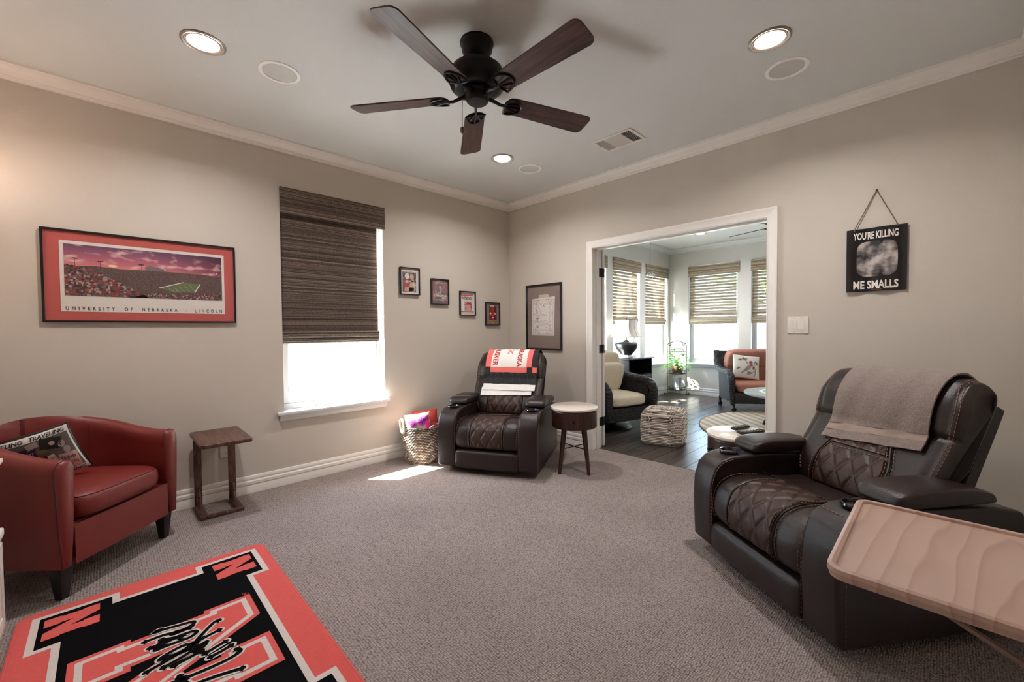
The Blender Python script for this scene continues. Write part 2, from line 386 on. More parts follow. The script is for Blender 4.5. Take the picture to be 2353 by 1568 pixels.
# sunroom shell beyond the doorway
struct(wall_mesh(XD+.06, XB+.16, -.1, ZC+.1, [(a, b, WZ0, WZ1) for a, b in winA], YW, YW+.16, 'x').build('wall_sunroom_left', SWALL, smooth=False))
struct(wall_mesh(SY0-.15, YW, -.1, ZC+.1, [(a, b, WZ0, WZ1) for a, b in winB], XB, XB+.16, 'y').build('wall_sunroom_far', SWALL, smooth=False))
struct(MB().box(XD+.1, XB+.16, SY0-.15, SY0, -.1, ZC+.1).build('wall_sunroom_right', SWALL, smooth=False))
struct(wall_mesh(SY0, YW, -.1, ZC+.1, [(DY0-.02, DY1+.02, -.1, DZ+.02)], XD+WT-.02, XD+WT, 'y').build('wall_sunroom_near', SWALL, smooth=False))
struct(MB().box(XD+WT-.02, XB, SY0, YW, ZC, ZC+.08).build('ceiling_sunroom', M('sunroom_ceiling_paint', (214, 214, 210), .7, bump=('n', 180, .12)), smooth=False))
fs = struct(MB().box(XD+.082, XB, SY0, YW, -.08, -.004).build('floor_sunroom', GROUT, smooth=False))
pw, pl, gap = .153, .92, .004
plank_me = {}
row = 0; y = SY0
while y < YW-.01:
    y1 = min(y+pw, YW); x = XD+.084 - (row*0.37 % 1.0)*pl
    while x < XB:
        a, b = max(x, XD+.084), min(x+pl, XB)
        if b-a > .05:
            key = (round(b-a, 3), round(y1-y, 3))
            if key not in plank_me:
                o = MB().box(-(b-a)/2+gap/2, (b-a)/2-gap/2, -(y1-y)/2+gap/2, (y1-y)/2-gap/2, -.01, 0.0).build('plank', PLANK, fs, smooth=False)
                plank_me[key] = o.data
            else:
                o = bpy.data.objects.new('plank', plank_me[key]); COL.objects.link(o); o.parent = fs
            o.location = ((a+b)/2, (y+y1)/2, 0)
        x += pl
    y = y1; row += 1

# mouldings, one object per wall, mitred
CROWN = [(0, -.073), (.010, -.073), (.012, -.064), (.020, -.061), (.022, -.052), (.030, -.046), (.044, -.040), (.060, -.029), (.068, -.018), (.072, -.012), (.085, -.011), (.085, 0), (0, 0)]
BASE = [(0, 0), (.016, 0), (.016, .055), (.013, .062), (.018, .070), (.018, .088), (.011, .098), (.013, .106), (.013, .118), (.008, .130), (0, .132)]
def run(name, prof, p0, p1, n, zc, m0=1, m1=1, mat=TRIM):
    p0, p1, n = Vector(p0), Vector(p1), Vector(n); d = (p1-p0).normalized(); mb = MB(); k = len(prof); vs = []
    for p, s, m in ((p0, 1, m0), (p1, -1, m1)):
        for a, z in prof:
            q = p + n*a + d*(s*m*a); vs.append((q.x, q.y, zc+z))
    fs_ = [tuple(range(k)), tuple(range(k, 2*k))] + [(i, (i+1) % k, k+(i+1) % k, k+i) for i in range(k)]
    mb.add(vs, fs_); return struct(mb.build(name, mat, angle=25))
run('trim_1', CROWN, (X0, YW), (XD, YW), (0, -1), ZC)
run('trim_2', CROWN, (XD, Y0), (XD, YW), (-1, 0), ZC)
run('trim_3', CROWN, (X0, Y0), (XD, Y0), (0, 1), ZC)
run('trim_4', CROWN, (X0, Y0), (X0, YW), (1, 0), ZC)
run('baseboard_left', BASE, (X0, YW), (XD, YW), (0, -1), 0)
run('baseboard_right', BASE, (XD, DY1+.072), (XD, YW), (-1, 0), 0, 0, 1)
run('baseboard_right', BASE, (XD, Y0), (XD, DY0-.072), (-1, 0), 0, 1, 0)
run('baseboard_back', BASE, (X0, Y0), (XD, Y0), (0, 1), 0)
run('baseboard_side', BASE, (X0, Y0), (X0, YW), (1, 0), 0)
SX0 = XD+WT
run('trim_5', CROWN, (SX0, YW), (XB, YW), (0, -1), ZC, mat=VINYL)
run('trim_6', CROWN, (XB, SY0), (XB, YW), (-1, 0), ZC, mat=VINYL)
run('trim_7', CROWN, (SX0, SY0), (XB, SY0), (0, 1), ZC, mat=VINYL)
run('baseboard_sunroom_left', BASE, (SX0, YW), (XB, YW), (0, -1), 0, mat=VINYL)
run('baseboard_sunroom_far', BASE, (XB, SY0), (XB, YW), (-1, 0), 0, mat=VINYL)
run('baseboard_sunroom_right', BASE, (SX0, SY0), (XB, SY0), (0, 1), 0, mat=VINYL)

# doorway: casing (both legs and head), jambs, stops, one open leaf with hinges
CAS = [(0, .012), (.006, .016), (.012, .012), (.018, .013), (.040, .016), (.052, .019), (.058, .022), (.070, .022), (.070, 0), (0, 0)]  # (away from opening, proud)
dr = struct_empty('door_1', (XD, (DY0+DY1)/2, 0))
def casing(x, sgn, mat, par):
    for side, yy in ((1, DY1), (-1, DY0)):
        mb = MB(); k = len(CAS); vs = []
        for z, mm in ((0, 0), (DZ, 1)):
            for a, p in CAS: vs.append((x-XD+sgn*p, yy-(DY0+DY1)/2+side*a, z+mm*a))
        mb.add(vs, [tuple(range(k)), tuple(range(k, 2*k))]+[(i, (i+1) % k, k+(i+1) % k, k+i) for i in range(k)]); mb.build('casing_leg', mat, par, angle=20)
    mb = MB(); vs = []; k = len(CAS)
    for yy, s in ((DY0, -1), (DY1, 1)):
        for a, p in CAS: vs.append((x-XD+sgn*p, yy-(DY0+DY1)/2+s*a, DZ+a))
    mb.add(vs, [tuple(range(k)), tuple(range(k, 2*k))]+[(i, (i+1) % k, k+(i+1) % k, k+i) for i in range(k)]); mb.build('casing_head', mat, par, angle=20)
casing(XD, -1, TRIM, dr); casing(XD+WT, 1, TRIM, dr)
hw = (DY1-DY0)/2
for s in (1, -1):
    MB().box(0, WT, min(s*hw, s*(hw+.02)), max(s*hw, s*(hw+.02)), 0, DZ+.02).build('jamb', TRIM, dr, smooth=False)
    MB().box(.045, .085, min(s*hw, s*(hw-.012)), max(s*hw, s*(hw-.012)), 0, DZ).build('door_stop', TRIM, dr, smooth=False)
MB().box(0, WT, -hw, hw, DZ, DZ+.02).build('head_jamb', TRIM, dr, smooth=False)
MB().box(.045, .085, -hw, hw, DZ-.012, DZ).build('head_stop', TRIM, dr, smooth=False)
# the open leaf folds back into the sunroom, hinged at the left jamb
lf = MB(); lf.box(0, .035, 0, .74, .012, DZ-.006)
for zc in (.55, 1.48):
    lf.box(-.004, 0, .12, .62, zc-.40, zc+.40)
leaf = lf.build('door_leaf', TRIM, dr, bevel=.003, seg=1)
leaf.location = (WT+.030, hw-.004, 0); leaf.rotation_euler = (0, 0, math.radians(-7))
for zc in (.27, 1.02, 1.80):
    hb = MB().tube([(WT+.026, hw-.008, zc-.045), (WT+.026, hw-.008, zc+.045)], .007, 8)
    hb.box(WT-.035, WT+.024, hw-.004, hw-.001, zc-.044, zc+.044)
    hb.box(WT+.030, WT+.062, hw-.0085, hw-.0045, zc-.044, zc+.044)
    hb.build('hinge', BLACK, dr)

# windows
def make_window(name, loc, rot, w, mat=VINYL):
    t = struct_empty(name, loc, rot); h0, h1 = WZ0, WZ1; a = w/2; mid = (h0+h1)/2+.02
    fr = MB()
    for x0, x1, z0, z1 in ((-a, -a+.03, h0, h1), (a-.03, a, h0, h1), (-a+.03, a-.03, h1-.03, h1), (-a+.03, a-.03, h0, h0+.045)): fr.box(x0, x1, .0855, .15, z0, z1)
    fr.build('frame', mat, t, smooth=False)
    for z0, z1, y in ((h0+.045, mid+.02, .095), (mid-.02, h1-.03, .118)):
        s = MB(); b = a-.03
        for x0, x1, c0, c1 in ((-b+.0005, -b+.035, z0+.0005, z1-.0005), (b-.035, b-.0005, z0+.0005, z1-.0005), (-b+.035, b-.035, z0+.0005, z0+.04), (-b+.035, b-.035, z1-.035, z1-.0005)): s.box(x0, x1, y, y+.022, c0, c1)
        so_ = s.build('sash', mat, t, smooth=False)
        MB().box(-b+.033, b-.033, y+.009, y+.013, z0+.038, z1-.033).build('pane', GLASS, so_, smooth=False)
    st = MB().box(-a-.052, a+.022, -.055, .085, h0-.022, h0+.001).build('sill', TRIM if mat is not VINYL else mat, t, bevel=.006)
    ap = MB().prism([(0, h0-.022), (-.012, h0-.074), (-.02, h0-.068), (-.024, h0-.05), (-.034, h0-.036), (-.045, h0-.022)], -a-.035, a+.005, 'yzx').build('apron', mat, t, angle=25)
    return t
make_window('window_1', (sum(mainwin)/2, YW, 0), 0, mainwin[1]-mainwin[0])
k = 2
for a, b in winA: make_window('window_%d' % k, ((a+b)/2, YW, 0), 0, b-a); k += 1
for a, b in winB: make_window('window_%d' % k, (XB, (a+b)/2, 0), -PI/2, b-a); k += 1

# outside: ground, picket fence, trees
struct(MB().box(-30, 45, -30, 45, -.3, -.15).build('ground', GRASS, smooth=False))
struct(MB().box(-7, 4.6, YW+.16, 13, -.15, -.12).build('patio', CONCRETE, smooth=False))
fen = thing('picket_fence', 'weathered board fence with horizontal rails outside the sunroom far windows', 'fence', (12.2, 1.5, -.14))
pk = MB().box(-.009, .009, -.068, .068, 0, 1.95).build('picket', PICKET, fen, smooth=False, bevel=.003, seg=1)
for i in range(62):
    o = pk if i == 0 else pk.copy()
    if i: COL.objects.link(o)
    o.location = (random.uniform(-.004, .004), -3.4+i*.142, random.uniform(-.01, .01))
for z in (.35, 1.0, 1.65): MB().box(-.055, -.012, -3.5, 5.5, z-.045, z+.045).build('rail', PICKET, fen, smooth=False)
for yy in (-3.2, -.8, 1.6, 4.0): MB().box(-.10, -.012, yy-.045, yy+.045, 0, 1.95).build('post', PICKET, fen, smooth=False)
def tree(loc, h, r, label, seed, n=900):
    rd = random.Random(seed); t = thing('leafy_tree', label, 'tree', loc)
    MB().tube([(0, 0, 0), (.05, .02, h*.3), (-.03, .06, h*.55)], [.14, .11, .08], 8).build('trunk', BARK, t)
    mb = MB()
    for i in range(n):
        th, ph = rd.uniform(0, 2*PI), math.acos(rd.uniform(-1, 1)); q = rd.random()**.4
        c = Vector((r*q*math.sin(ph)*math.cos(th), r*q*math.sin(ph)*math.sin(th), h*.68+h*.36*q*math.cos(ph)))
        u = Vector((rd.gauss(0, 1), rd.gauss(0, 1), rd.gauss(0, 1))).normalized()*rd.uniform(.10, .2); w = u.orthogonal().normalized()*rd.uniform(.05, .1)
        mb.add([c-u, c+w, c+u, c-w], [(0, 1, 2, 3)])
    f = mb.build('foliage', FOLI, t, smooth=False, fixn=False); f['kind'] = 'stuff'; return t
tree((15.0, 3.6, -.14), 6.5, 2.3, 'green tree rising behind the fence, seen through the wide far shade', 1)
tree((15.2, -2.0, -.14), 6.0, 2.2, 'green tree behind the fence, seen beside the right door casing', 2)
tree((16.0, 12.0, -.14), 6.5, 2.6, 'green tree outside, glimpsed through the left sunroom shades', 3)
tree((5.75, 5.35, -.14), 5.0, 1.15, 'added sparse tree outside the left sunroom windows, unseen, breaking up the sun', 5, 420)  # unseen canopy added to dapple the sun entering the sunroom corner
# ------------------------------------------------------------------ ceiling fixtures
def can_light(x, y, label, group='round recessed ceiling lights', power=CAN_POWER):
    t = thing('recessed_light', label, 'ceiling light', (x, y, ZC), 0, group)
    MB().lathe([(.098, 0), (.098, -.004), (.090, -.008), (.084, -.006), (.080, -.001), (.098, 0)], 40, caps=False).build('trim_ring', M('satin_nickel_ring', (150, 142, 136), .35, metal=.5), t)
    MB().lathe([(.080, -.001), (.076, -.004), (.073, -.001), (.070, -.004), (.067, -.001)], 40, caps=False).build('baffle', M('stepped_baffle', (190, 180, 172), .4), t)
    b = MB().lathe([(.067, -.001), (.064, -.006), (.05, -.010), (.03, -.012), (.002, -.0125)], 40).build('bulb', BULB, t)
    ld = bpy.data.lights.new('bulb_light', 'AREA'); ld.shape = 'DISK'; ld.size = .12; ld.energy = power; ld.color = CAN_COLOR; ld.spread = math.radians(150)
    lo = bpy.data.objects.new('bulb_light', ld); COL.objects.link(lo); lo.parent = t; lo.location = (0, 0, -.016)
    return t
can_light(.394, 2.667, 'lit recessed ceiling light above the red chair, left of a round speaker')
can_light(2.500, 0.640, 'lit recessed ceiling light above the dark recliner with the towel')
can_light(2.506, 2.680, 'lit recessed ceiling light in the far corner, beyond the fan blades')
can_light(6.72, 2.66, 'lit recessed ceiling light in the sunroom beyond the doorway', power=6)
can_light(4.9, 0.3, 'added unseen fill light in the sunroom ceiling behind the door wall', power=6)  # extra fixture out of view, added to fill the sunroom with light
SPK = M('speaker_grille', (206, 203, 198), .7, bump=('v', 700, .4)); SPKR = M('speaker_rim', (240, 238, 235), .5)
def speaker(x, y, label):
    t = thing('ceiling_speaker', label, 'speaker', (x, y, ZC), 0, 'round flush ceiling speakers')
    MB().lathe([(.108, 0), (.108, -.004), (.104, -.006), (.090, -.005), (.088, -.002), (.088, 0)], 44, caps=False).build('rim', SPKR, t)
    MB().lathe([(.089, -.001), (.06, -.0035), (.002, -.004)], 44).build('grille', SPK, t)
speaker(.752, 2.673, 'round flush ceiling speaker between the left light and the fan')
speaker(2.850, .641, 'round flush ceiling speaker beside the light above the near recliner')
speaker(2.851, 2.676, 'round flush ceiling speaker near the far corner light')
# supply vent
vt = thing('air_vent', 'white rectangular air vent with three grille sections in the ceiling', 'air vent', (2.94, 1.80, ZC))
fr = MB(); W2, L2 = .122, .172
for x0, x1, y0, y1 in ((-W2, W2, L2-.024, L2), (-W2, W2, -L2, -L2+.024), (-W2, -W2+.024, -L2+.024, L2-.024), (W2-.024, W2, -L2+.024, L2-.024), (-W2+.024, W2-.024, .062, .076), (-W2+.024, W2-.024, -.076, -.062)):
    fr.box(x0, x1, y0, y1, -.008, 0)
fr.build('frame', WHITEP, vt, bevel=.003, seg=1)
MB().box(-W2+.02, W2-.02, -L2+.02, L2-.02, -.0015, 0).build('duct_backing', M('dark_duct', (34, 31, 29), .9), vt, smooth=False)
slm = M('vent_slat', (196, 190, 184), .5)
for i in range(13):
    x = -W2+.03+i*(2*W2-.06)/12; MB().prism([(x+.006, -.0075), (x+.004, -.0075), (x-.006, -.002), (x-.004, -.002)], -.061, .061, 'xzy').build('slat', slm, vt, smooth=False)
for s in (1, -1):
    for i in range(6):
        y = s*(.084+i*.0115); MB().prism([(y+s*.005, -.0075), (y+s*.003, -.0075), (y-s*.004, -.002), (y-s*.002, -.002)], -W2+.024, W2-.024, 'yzx').build('slat', slm, vt, smooth=False)
MB().box(-.03, -.005, .152, .155, -.012, -.008).box(-.02, -.015, .15, .168, -.013, -.010).build('damper_lever', slm, vt)

def ceiling_fan(loc, a0, label, blade_mat, metal, R=.69):
    t = thing('ceiling_fan', label, 'ceiling fan', loc)
    MB().lathe([(.086, 0), (.087, -.012), (.082, -.018), (.080, -.022), (.078, -.045), (.066, -.068), (.05, -.082), (.045, -.088), (.047, -.105)], 40).build('canopy', metal, t)
    MB().lathe([(.046, -.095), (.06, -.104), (.10, -.118), (.132, -.145), (.145, -.18), (.146, -.21), (.138, -.23), (.118, -.246), (.10, -.25), (.07, -.245)], 48).build('motor_housing', metal, t)
    fn = MB()
    for k in range(40):
        a = 2*PI*k/40; s = len(fn.v); fn.box(.078, .132, -.0035, .0035, -.006, .006)
        fn.xf(Matrix.Rotation(a, 4, 'Z') @ Matrix.Translation((0, 0, -.255)) @ Matrix.Rotation(-.32, 4, 'Y'), s)
    fn.build('cooling_fins', metal, t)
    MB().lathe([(.072, -.24), (.074, -.258), (.064, -.266), (.06, -.285), (.058, -.30), (.05, -.308), (.02, -.311), (.004, -.311)], 36).build('switch_cup', metal, t)
    for k in range(5):
        a = a0 + 2*PI*k/5; rm = Matrix.Rotation(a, 4, 'Z') @ Matrix.Translation((0, 0, -.284)) @ Matrix.Rotation(math.radians(-13), 4, 'X')
        r0, w0, w1 = .172, .058, .071
        P = []
        for s_ in range(7): an = PI/2*s_/6; P.append((R-.035+.035*math.sin(an), -w1+.035-.035*math.cos(an)))
        for s_ in range(7): an = PI/2*s_/6; P.append((R-.035+.035*math.cos(an), w1-.035+.035*math.sin(an)))
        for s_ in range(9): an = PI*s_/8; P.append((r0+.028-.045*math.sin(an), w0*math.cos(an)))
        b = MB().prism(P, 0, .007).build('blade', blade_mat, t, bevel=.0015, seg=1); b.matrix_local = rm
        ir = MB(); ir.tube([(.065, 0, .012), (.10, 0, .004), (.13, 0, -.006), (.165, 0, -.004)], [.010, .009, .008, .008], 8)
        arc = [(.285-.085*abs(math.cos(PI*q/16))**1.6 if False else .172+.082*math.sin(PI*q/16), .055*math.cos(PI*q/16), -.005) for q in range(17)]
        ir.tube(arc, .0055, 6); ir.tube([(.172, .055, -.005), (.155, 0, -.005), (.172, -.055, -.005)], .0055, 6)
        for q in (-.032, 0, .032): ir.tube([(.16, q*.15, -.005), (.248-abs(q)*.5, q, -.005)], .005, 6)
        io = ir.build('blade_iron', metal, t); io.matrix_local = rm
    ch = MB(); ch.tube([(-.058, .035, -.29), (-.066, .04, -.31), (-.068, .041, -.345), (-.068, .041, -.44)], .0016, 5)
    c = ch.build('pull_chain', M('brass_chain', (120, 104, 84), .4, metal=.8), t)
    MB().lathe([(.002, -.476), (.011, -.468), (.014, -.455), (.010, -.444), (.002, -.438)], 14, (-.068, .041, 0)).build('chain_pendant', M('brass_pendant', (112, 98, 84), .4, metal=.6), c)
    return t
ceiling_fan((1.415, 1.70, ZC), math.radians(54.5), 'dark bronze five-blade ceiling fan with walnut blades in the near room', BLADEWOOD, BRONZE)
ceiling_fan((5.72, 1.28, ZC), math.radians(70), 'dark ceiling fan in the sunroom, one blade tip showing under the door head', M('dark_fan_blade', (58, 52, 50), .5), BRONZE, .72)
# wall lamp that brightens the left end of the window wall (just left of the frame)
sc = thing('wall_sconce', 'small shaded wall lamp left of the red armchair', 'wall lamp', (X0, 3.30, 1.86))
MB().lathe([(.05, 0), (.05, .012), (.045, .016)], 24).xf(Matrix.Rotation(PI/2, 4, 'Y')).build('back_plate', BRONZE, sc)
MB().tube([(.01, 0, 0), (.06, 0, -.005), (.085, 0, .03)], .006, 8).build('arm', BRONZE, sc)
MB().lathe([(.062, 0), (.045, .11)], 28, (.085, 0, .0), caps=False).build('shade', M('sconce_shade', (235, 214, 196), .8), sc)
MB().lathe([(.004, .02), (.02, .035), (.022, .055), (.004, .075)], 14, (.085, 0, 0)).build('bulb', BULB, sc)
pd = bpy.data.lights.new('sconce_light', 'POINT'); pd.energy = 2.4; pd.color = (1.0, .80, .68); pd.shadow_soft_size = .04
po = bpy.data.objects.new('sconce_light', pd); COL.objects.link(po); po.parent = sc; po.location = (.085, 0, .12)
# ------------------------------------------------------------------ shades and wall hung things
def roman_shade(name, label, loc, rot, w, zt, zb, matv, mats, group=None, vout=.022, vh=.2):
    t = thing(name, label, 'window shade', loc, rot, group); a = w/2
    def sheet(x0, x1, z0, z1, y, n, amp, pitch, th, nm, mat):
        def fn(i, j):
            z = z0+(z1-z0)*i; q = abs(math.sin(PI*(z-z0)/pitch)); return (x0+(x1-x0)*j, y-amp*q, z)
        mb = MB(); mb.grid(fn, n, 3); b = len(mb.v)
        mb.grid(lambda i, j: (x0+(x1-x0)*j, y+th, z0+(z1-z0)*i), 2, 3)
        e = mb.v; nn = n*3
        for c in (0, 2):
            mb.add([e[c], e[nn-3+c], (e[c][0], y+th, z1), (e[c][0], y+th, z0)], [(0, 1, 2, 3)])
        mb.add([e[0], e[2], (x1, y+th, z0), (x0, y+th, z0)], [(0, 1, 2, 3)]); mb.add([e[nn-3], e[nn-1], (x1, y+th, z1), (x0, y+th, z1)], [(0, 1, 2, 3)])
        return mb.build(nm, mat, t, fixn=False, angle=60)
    sheet(-a-.001, a+.012, zt-vh, zt, -vout, 40, .003, .02, .012, 'valance', matv)
    MB().box(-a+.004, a-.004, -.006, .05, zt-.03, zt-.004).build('headrail', matv, t, smooth=False)
    sheet(-a+.004, a-.045, zb+.05, zt-.03, .035, 160, .003, .024, .003, 'shade_panel', mats)
    for i, (d, z0, z1) in enumerate(((.0, zb+.045, zb+.10), (.012, zb+.015, zb+.06), (.02, zb, zb+.022))):
        def fold(u, v, d=d, z0=z0, z1=z1):
            an = 2*PI*u; return (-a+.006+(w-.048)*v, .018+d+.014*math.cos(an)*(.7 if i else 1), (z0+z1)/2+(z1-z0)/2*math.sin(an))
        fm = MB(); fm.grid(fold, 16, 2, closeu=True); n = 16
        fm.add([fm.v[2*q] for q in range(n)], [tuple(range(n))]); fm.add([fm.v[2*q+1] for q in range(n)], [tuple(range(n))])
        fm.build('hem_fold', matv, t)
    MB().tube([(a-.03, .03, zt-.1), (a-.024, .03, 1.6), (a-.028, .03, zb-.02)], .0018, 5).build('pull_cord', WHITECLOTH, t)
    return t
roman_shade('roman_shade', 'dark brown woven shade half lowered over the near room window', (sum(mainwin)/2, YW, 0), 0, mainwin[1]-mainwin[0], 2.366, 1.125, SHADE_DARK, SHADE_DARK)
labA = ['tan woven shade, a sliver showing beside the door hinge', 'tan woven shade behind the table lamp', 'tan woven shade right of the lamp, next to the sunroom corner']
for (a, b), lb in zip(winA, labA): roman_shade('roman_shade', lb, ((a+b)/2, YW, 0), 0, b-a, 2.36, 1.30, SHADE_TAN, SHADE_THIN, 'tan sunroom shades', vh=.185)
labB = ['wide tan woven shade over the far window above the pink loveseat', 'tan woven shade cut off by the right door casing', 'tan woven shade at the far end of the sunroom behind the door wall']
for (a, b), lb in zip(winB, labB): roman_shade('roman_shade', lb, (XB, (a+b)/2, 0), -PI/2, b-a, 2.36, 1.30, SHADE_TAN, SHADE_THIN, 'tan sunroom shades', vh=.185)

LAY = .0005
def fr_xy(d0): return lambda d: (lambda u, v: (u, -(d0+d*LAY), v))
def frame_thing(name, label, loc, rot, w, h, bar, depth, mat=BLACKFRAME, cat='picture', group=None, glass=True):
    """picture hung on a wall; local x right, z up, front is -y, origin at its centre."""
    t = thing(name, label, cat, loc, rot, group); a, b = w/2, h/2; mb = MB()
    for x0, x1, z0, z1 in ((-a, a, b-bar, b), (-a, a, -b, -b+bar), (-a, -a+bar, -b+bar, b-bar), (a-bar, a, -b+bar, b-bar)): mb.box(x0, x1, -depth, -.001, z0, z1)
    mb.build('frame', mat, t, bevel=.0015, seg=1)
    MB().box(-a+bar*.5, a-bar*.5, -.006, -.001, -b+bar*.5, b-bar*.5).build('backing', INK, t, smooth=False)
    if glass: MB().box(-a+bar*.6, a-bar*.6, -depth+.004, -depth+.0025, -b+bar*.6, b-bar*.6).build('glass', PGLASS, t, smooth=False)
    return t
def rectp(x0, x1, z0, z1): return [(x0, z0), (x1, z0), (x1, z1), (x0, z1)]
def polys(name, parent, mat, fn, L, smooth_=False):
    mb = MB()
    for P in L: mb.poly([fn(*p) for p in P])
    return mb.build(name, mat, parent, smooth=False, fixn=False)
def strokes(mb, fn, path, w):
    """flat ribbon along a 2-D path."""
    n = len(path); A = []
    for i in range(n):
        p, q = path[max(i-1, 0)], path[min(i+1, n-1)]; d = Vector((q[0]-p[0], q[1]-p[1]))
        if d.length < 1e-9: d = Vector((1, 0))
        d.normalize(); ww = w[i] if isinstance(w, list) else w
        A += [(path[i][0]-d.y*ww/2, path[i][1]+d.x*ww/2), (path[i][0]+d.y*ww/2, path[i][1]-d.x*ww/2)]
    mb.add([fn(*a) for a in A], [(2*i, 2*i+1, 2*i+3, 2*i+2) for i in range(n-1)])

# panorama with wide salmon mat
W, H = .955, .553
t = frame_thing('framed_poster', 'long framed stadium panorama with salmon mat and lettering below', (.213, YW, 1.567), 0, W, H, .011, .024)
f = fr_xy(.008)
polys('mat_board', t, SALMON, f(0), [rectp(-W/2+.006, W/2-.006, -H/2+.006, H/2-.006)])
pp = polys('poster_sheet', t, PAPER, f(3), [rectp(-.403, .410, -.212, .212)])
def sky_print():
    m = M('sunset_print', (190, 110, 120), .6); N, L, b = nodes(m); tc = N.new('ShaderNodeTexCoord'); sx = N.new('ShaderNodeSeparateXYZ'); L.new(tc.outputs['Object'], sx.inputs[0])
    mr = N.new('ShaderNodeMapRange'); mr.inputs[1].default_value = .04; mr.inputs[2].default_value = .2; L.new(sx.outputs[2], mr.inputs[0])
    r = ramp(N, [(0, (232, 150, 140)), (.3, (205, 110, 122)), (.7, (150, 84, 110)), (1, (98, 66, 98))]); L.new(mr.outputs[0], r.inputs[0])
    mx_ = N.new('ShaderNodeMapRange'); mx_.inputs[1].default_value = 0; mx_.inputs[2].default_value = .4; L.new(sx.outputs[0], mx_.inputs[0])
    m1 = N.new('ShaderNodeMix'); m1.data_type = 'RGBA'; m1.blend_type = 'MULTIPLY'; L.new(mx_.outputs[0], m1.inputs['Factor']); L.new(r.outputs[0], m1.inputs['A']); m1.inputs['B'].default_value = lin((150, 120, 160))
    mp = N.new('ShaderNodeMapping'); mp.inputs['Scale'].default_value = (10, 1, 26); L.new(tc.outputs['Object'], mp.inputs[0])
    nz = N.new('ShaderNodeTexNoise'); nz.inputs['Scale'].default_value = 1; nz.inputs['Detail'].default_value = 6; L.new(mp.outputs[0], nz.inputs['Vector'])
    r2 = ramp(N, [(.52, (0, 0, 0)), (.68, (255, 255, 255))]); L.new(nz.outputs['Fac'], r2.inputs[0])
    m2 = N.new('ShaderNodeMix'); m2.data_type = 'RGBA'; L.new(r2.outputs[0], m2.inputs['Factor']); L.new(m1.outputs['Result'], m2.inputs['A']); m2.inputs['B'].default_value = lin((238, 190, 188))
    L.new(m2.outputs['Result'], b.inputs['Base Color']); return m
def crowd_print(name, cols, sc):
    m = M(name, (90, 70, 66), .7); N, L, b = nodes(m); tc = N.new('ShaderNodeTexCoord'); v = N.new('ShaderNodeTexVoronoi'); v.inputs['Scale'].default_value = sc; L.new(tc.outputs['Object'], v.inputs['Vector'])
    sp = N.new('ShaderNodeSeparateColor'); L.new(v.outputs['Color'], sp.inputs[0]); r = ramp(N, [(i/len(cols), c) for i, c in enumerate(cols)], 'CONSTANT'); L.new(sp.outputs[0], r.inputs[0]); L.new(r.outputs[0], b.inputs['Base Color']); return m
ig = pp
polys('sky_print', ig, sky_print(), f(5), [rectp(-.385, .395, -.115, .193)])
polys('far_stand_print', ig, crowd_print('far_stand', [(88, 66, 64), (108, 80, 76), (74, 56, 56), (120, 92, 88), (96, 74, 70)], 320), f(6), [[(-.385, -.115), (.395, -.115), (.395, .055), (.25, .062), (.05, .066), (-.14, .062), (-.25, .07), (-.385, .06)]])
polys('near_crowd_print', ig, crowd_print('near_crowd', [(70, 48, 46), (150, 62, 56), (96, 78, 74), (176, 150, 138), (60, 46, 48), (128, 54, 50), (112, 104, 110)], 95), f(7), [[(-.385, -.115), (.0, -.115), (-.10, -.05), (-.2, .01), (-.27, .05), (-.385, .075)]])
polys('front_crowd_print', ig, crowd_print('front_crowd', [(80, 56, 54), (140, 60, 56), (90, 70, 68), (180, 160, 152), (54, 42, 44)], 170), f(7), [[(-.1, -.115), (.395, -.115), (.395, -.062), (.30, -.07), (.2, -.085), (.02, -.08)]])
polys('field_print', ig, GREENINK, f(8), [[(.045, -.048), (.175, -.002), (.265, -.006), (.235, -.066), (.12, -.072)]])
mb = MB(); strokes(mb, f(9), [(.045, -.046), (.175, 0)], .005); strokes(mb, f(9), [(.268, -.006), (.236, -.066)], .006); strokes(mb, f(9), [(.122, -.05), (.122, -.066), (.136, -.066), (.136, -.05)], .0012)
for x in (.09, .12, .15, .18, .21): strokes(mb, f(9), [(x, -.04+(x-.09)*.2), (x+.03, -.062)], .0009)
mb.build('field_lines', PAPER, ig, smooth=False, fixn=False)
polys('press_box_print', ig, GREYINK, f(8), [[(-.02, .065), (-.02, .088), (.005, .095), (.075, .08), (.075, .062)]])
mb = MB(); fl_ = f(9)
for x, z in ((-.34, .11), (-.23, .10), (-.04, .10)): strokes(mb, fl_, [(x, .06), (x, z)], .0012); strokes(mb, fl_, [(x-.012, z), (x+.012, z)], .004)
mb.build('light_mast_print', INK, ig, smooth=False, fixn=False)
polys('sun_glow_print', ig, flat('sunset_glow', (252, 214, 178)), f(8), [circ(-.175, .078, .022, 16, .008), circ(.078, .072, .003), circ(.365, .075, .004)])
mb = MB(); put_text(mb, 'UNIVERSITY  OF  NEBRASKA  -  LINCOLN', .004, -.192, .775, .022, f(5), .012, space=2.0); mb.build('lettering', INK, ig, smooth=False, fixn=False)

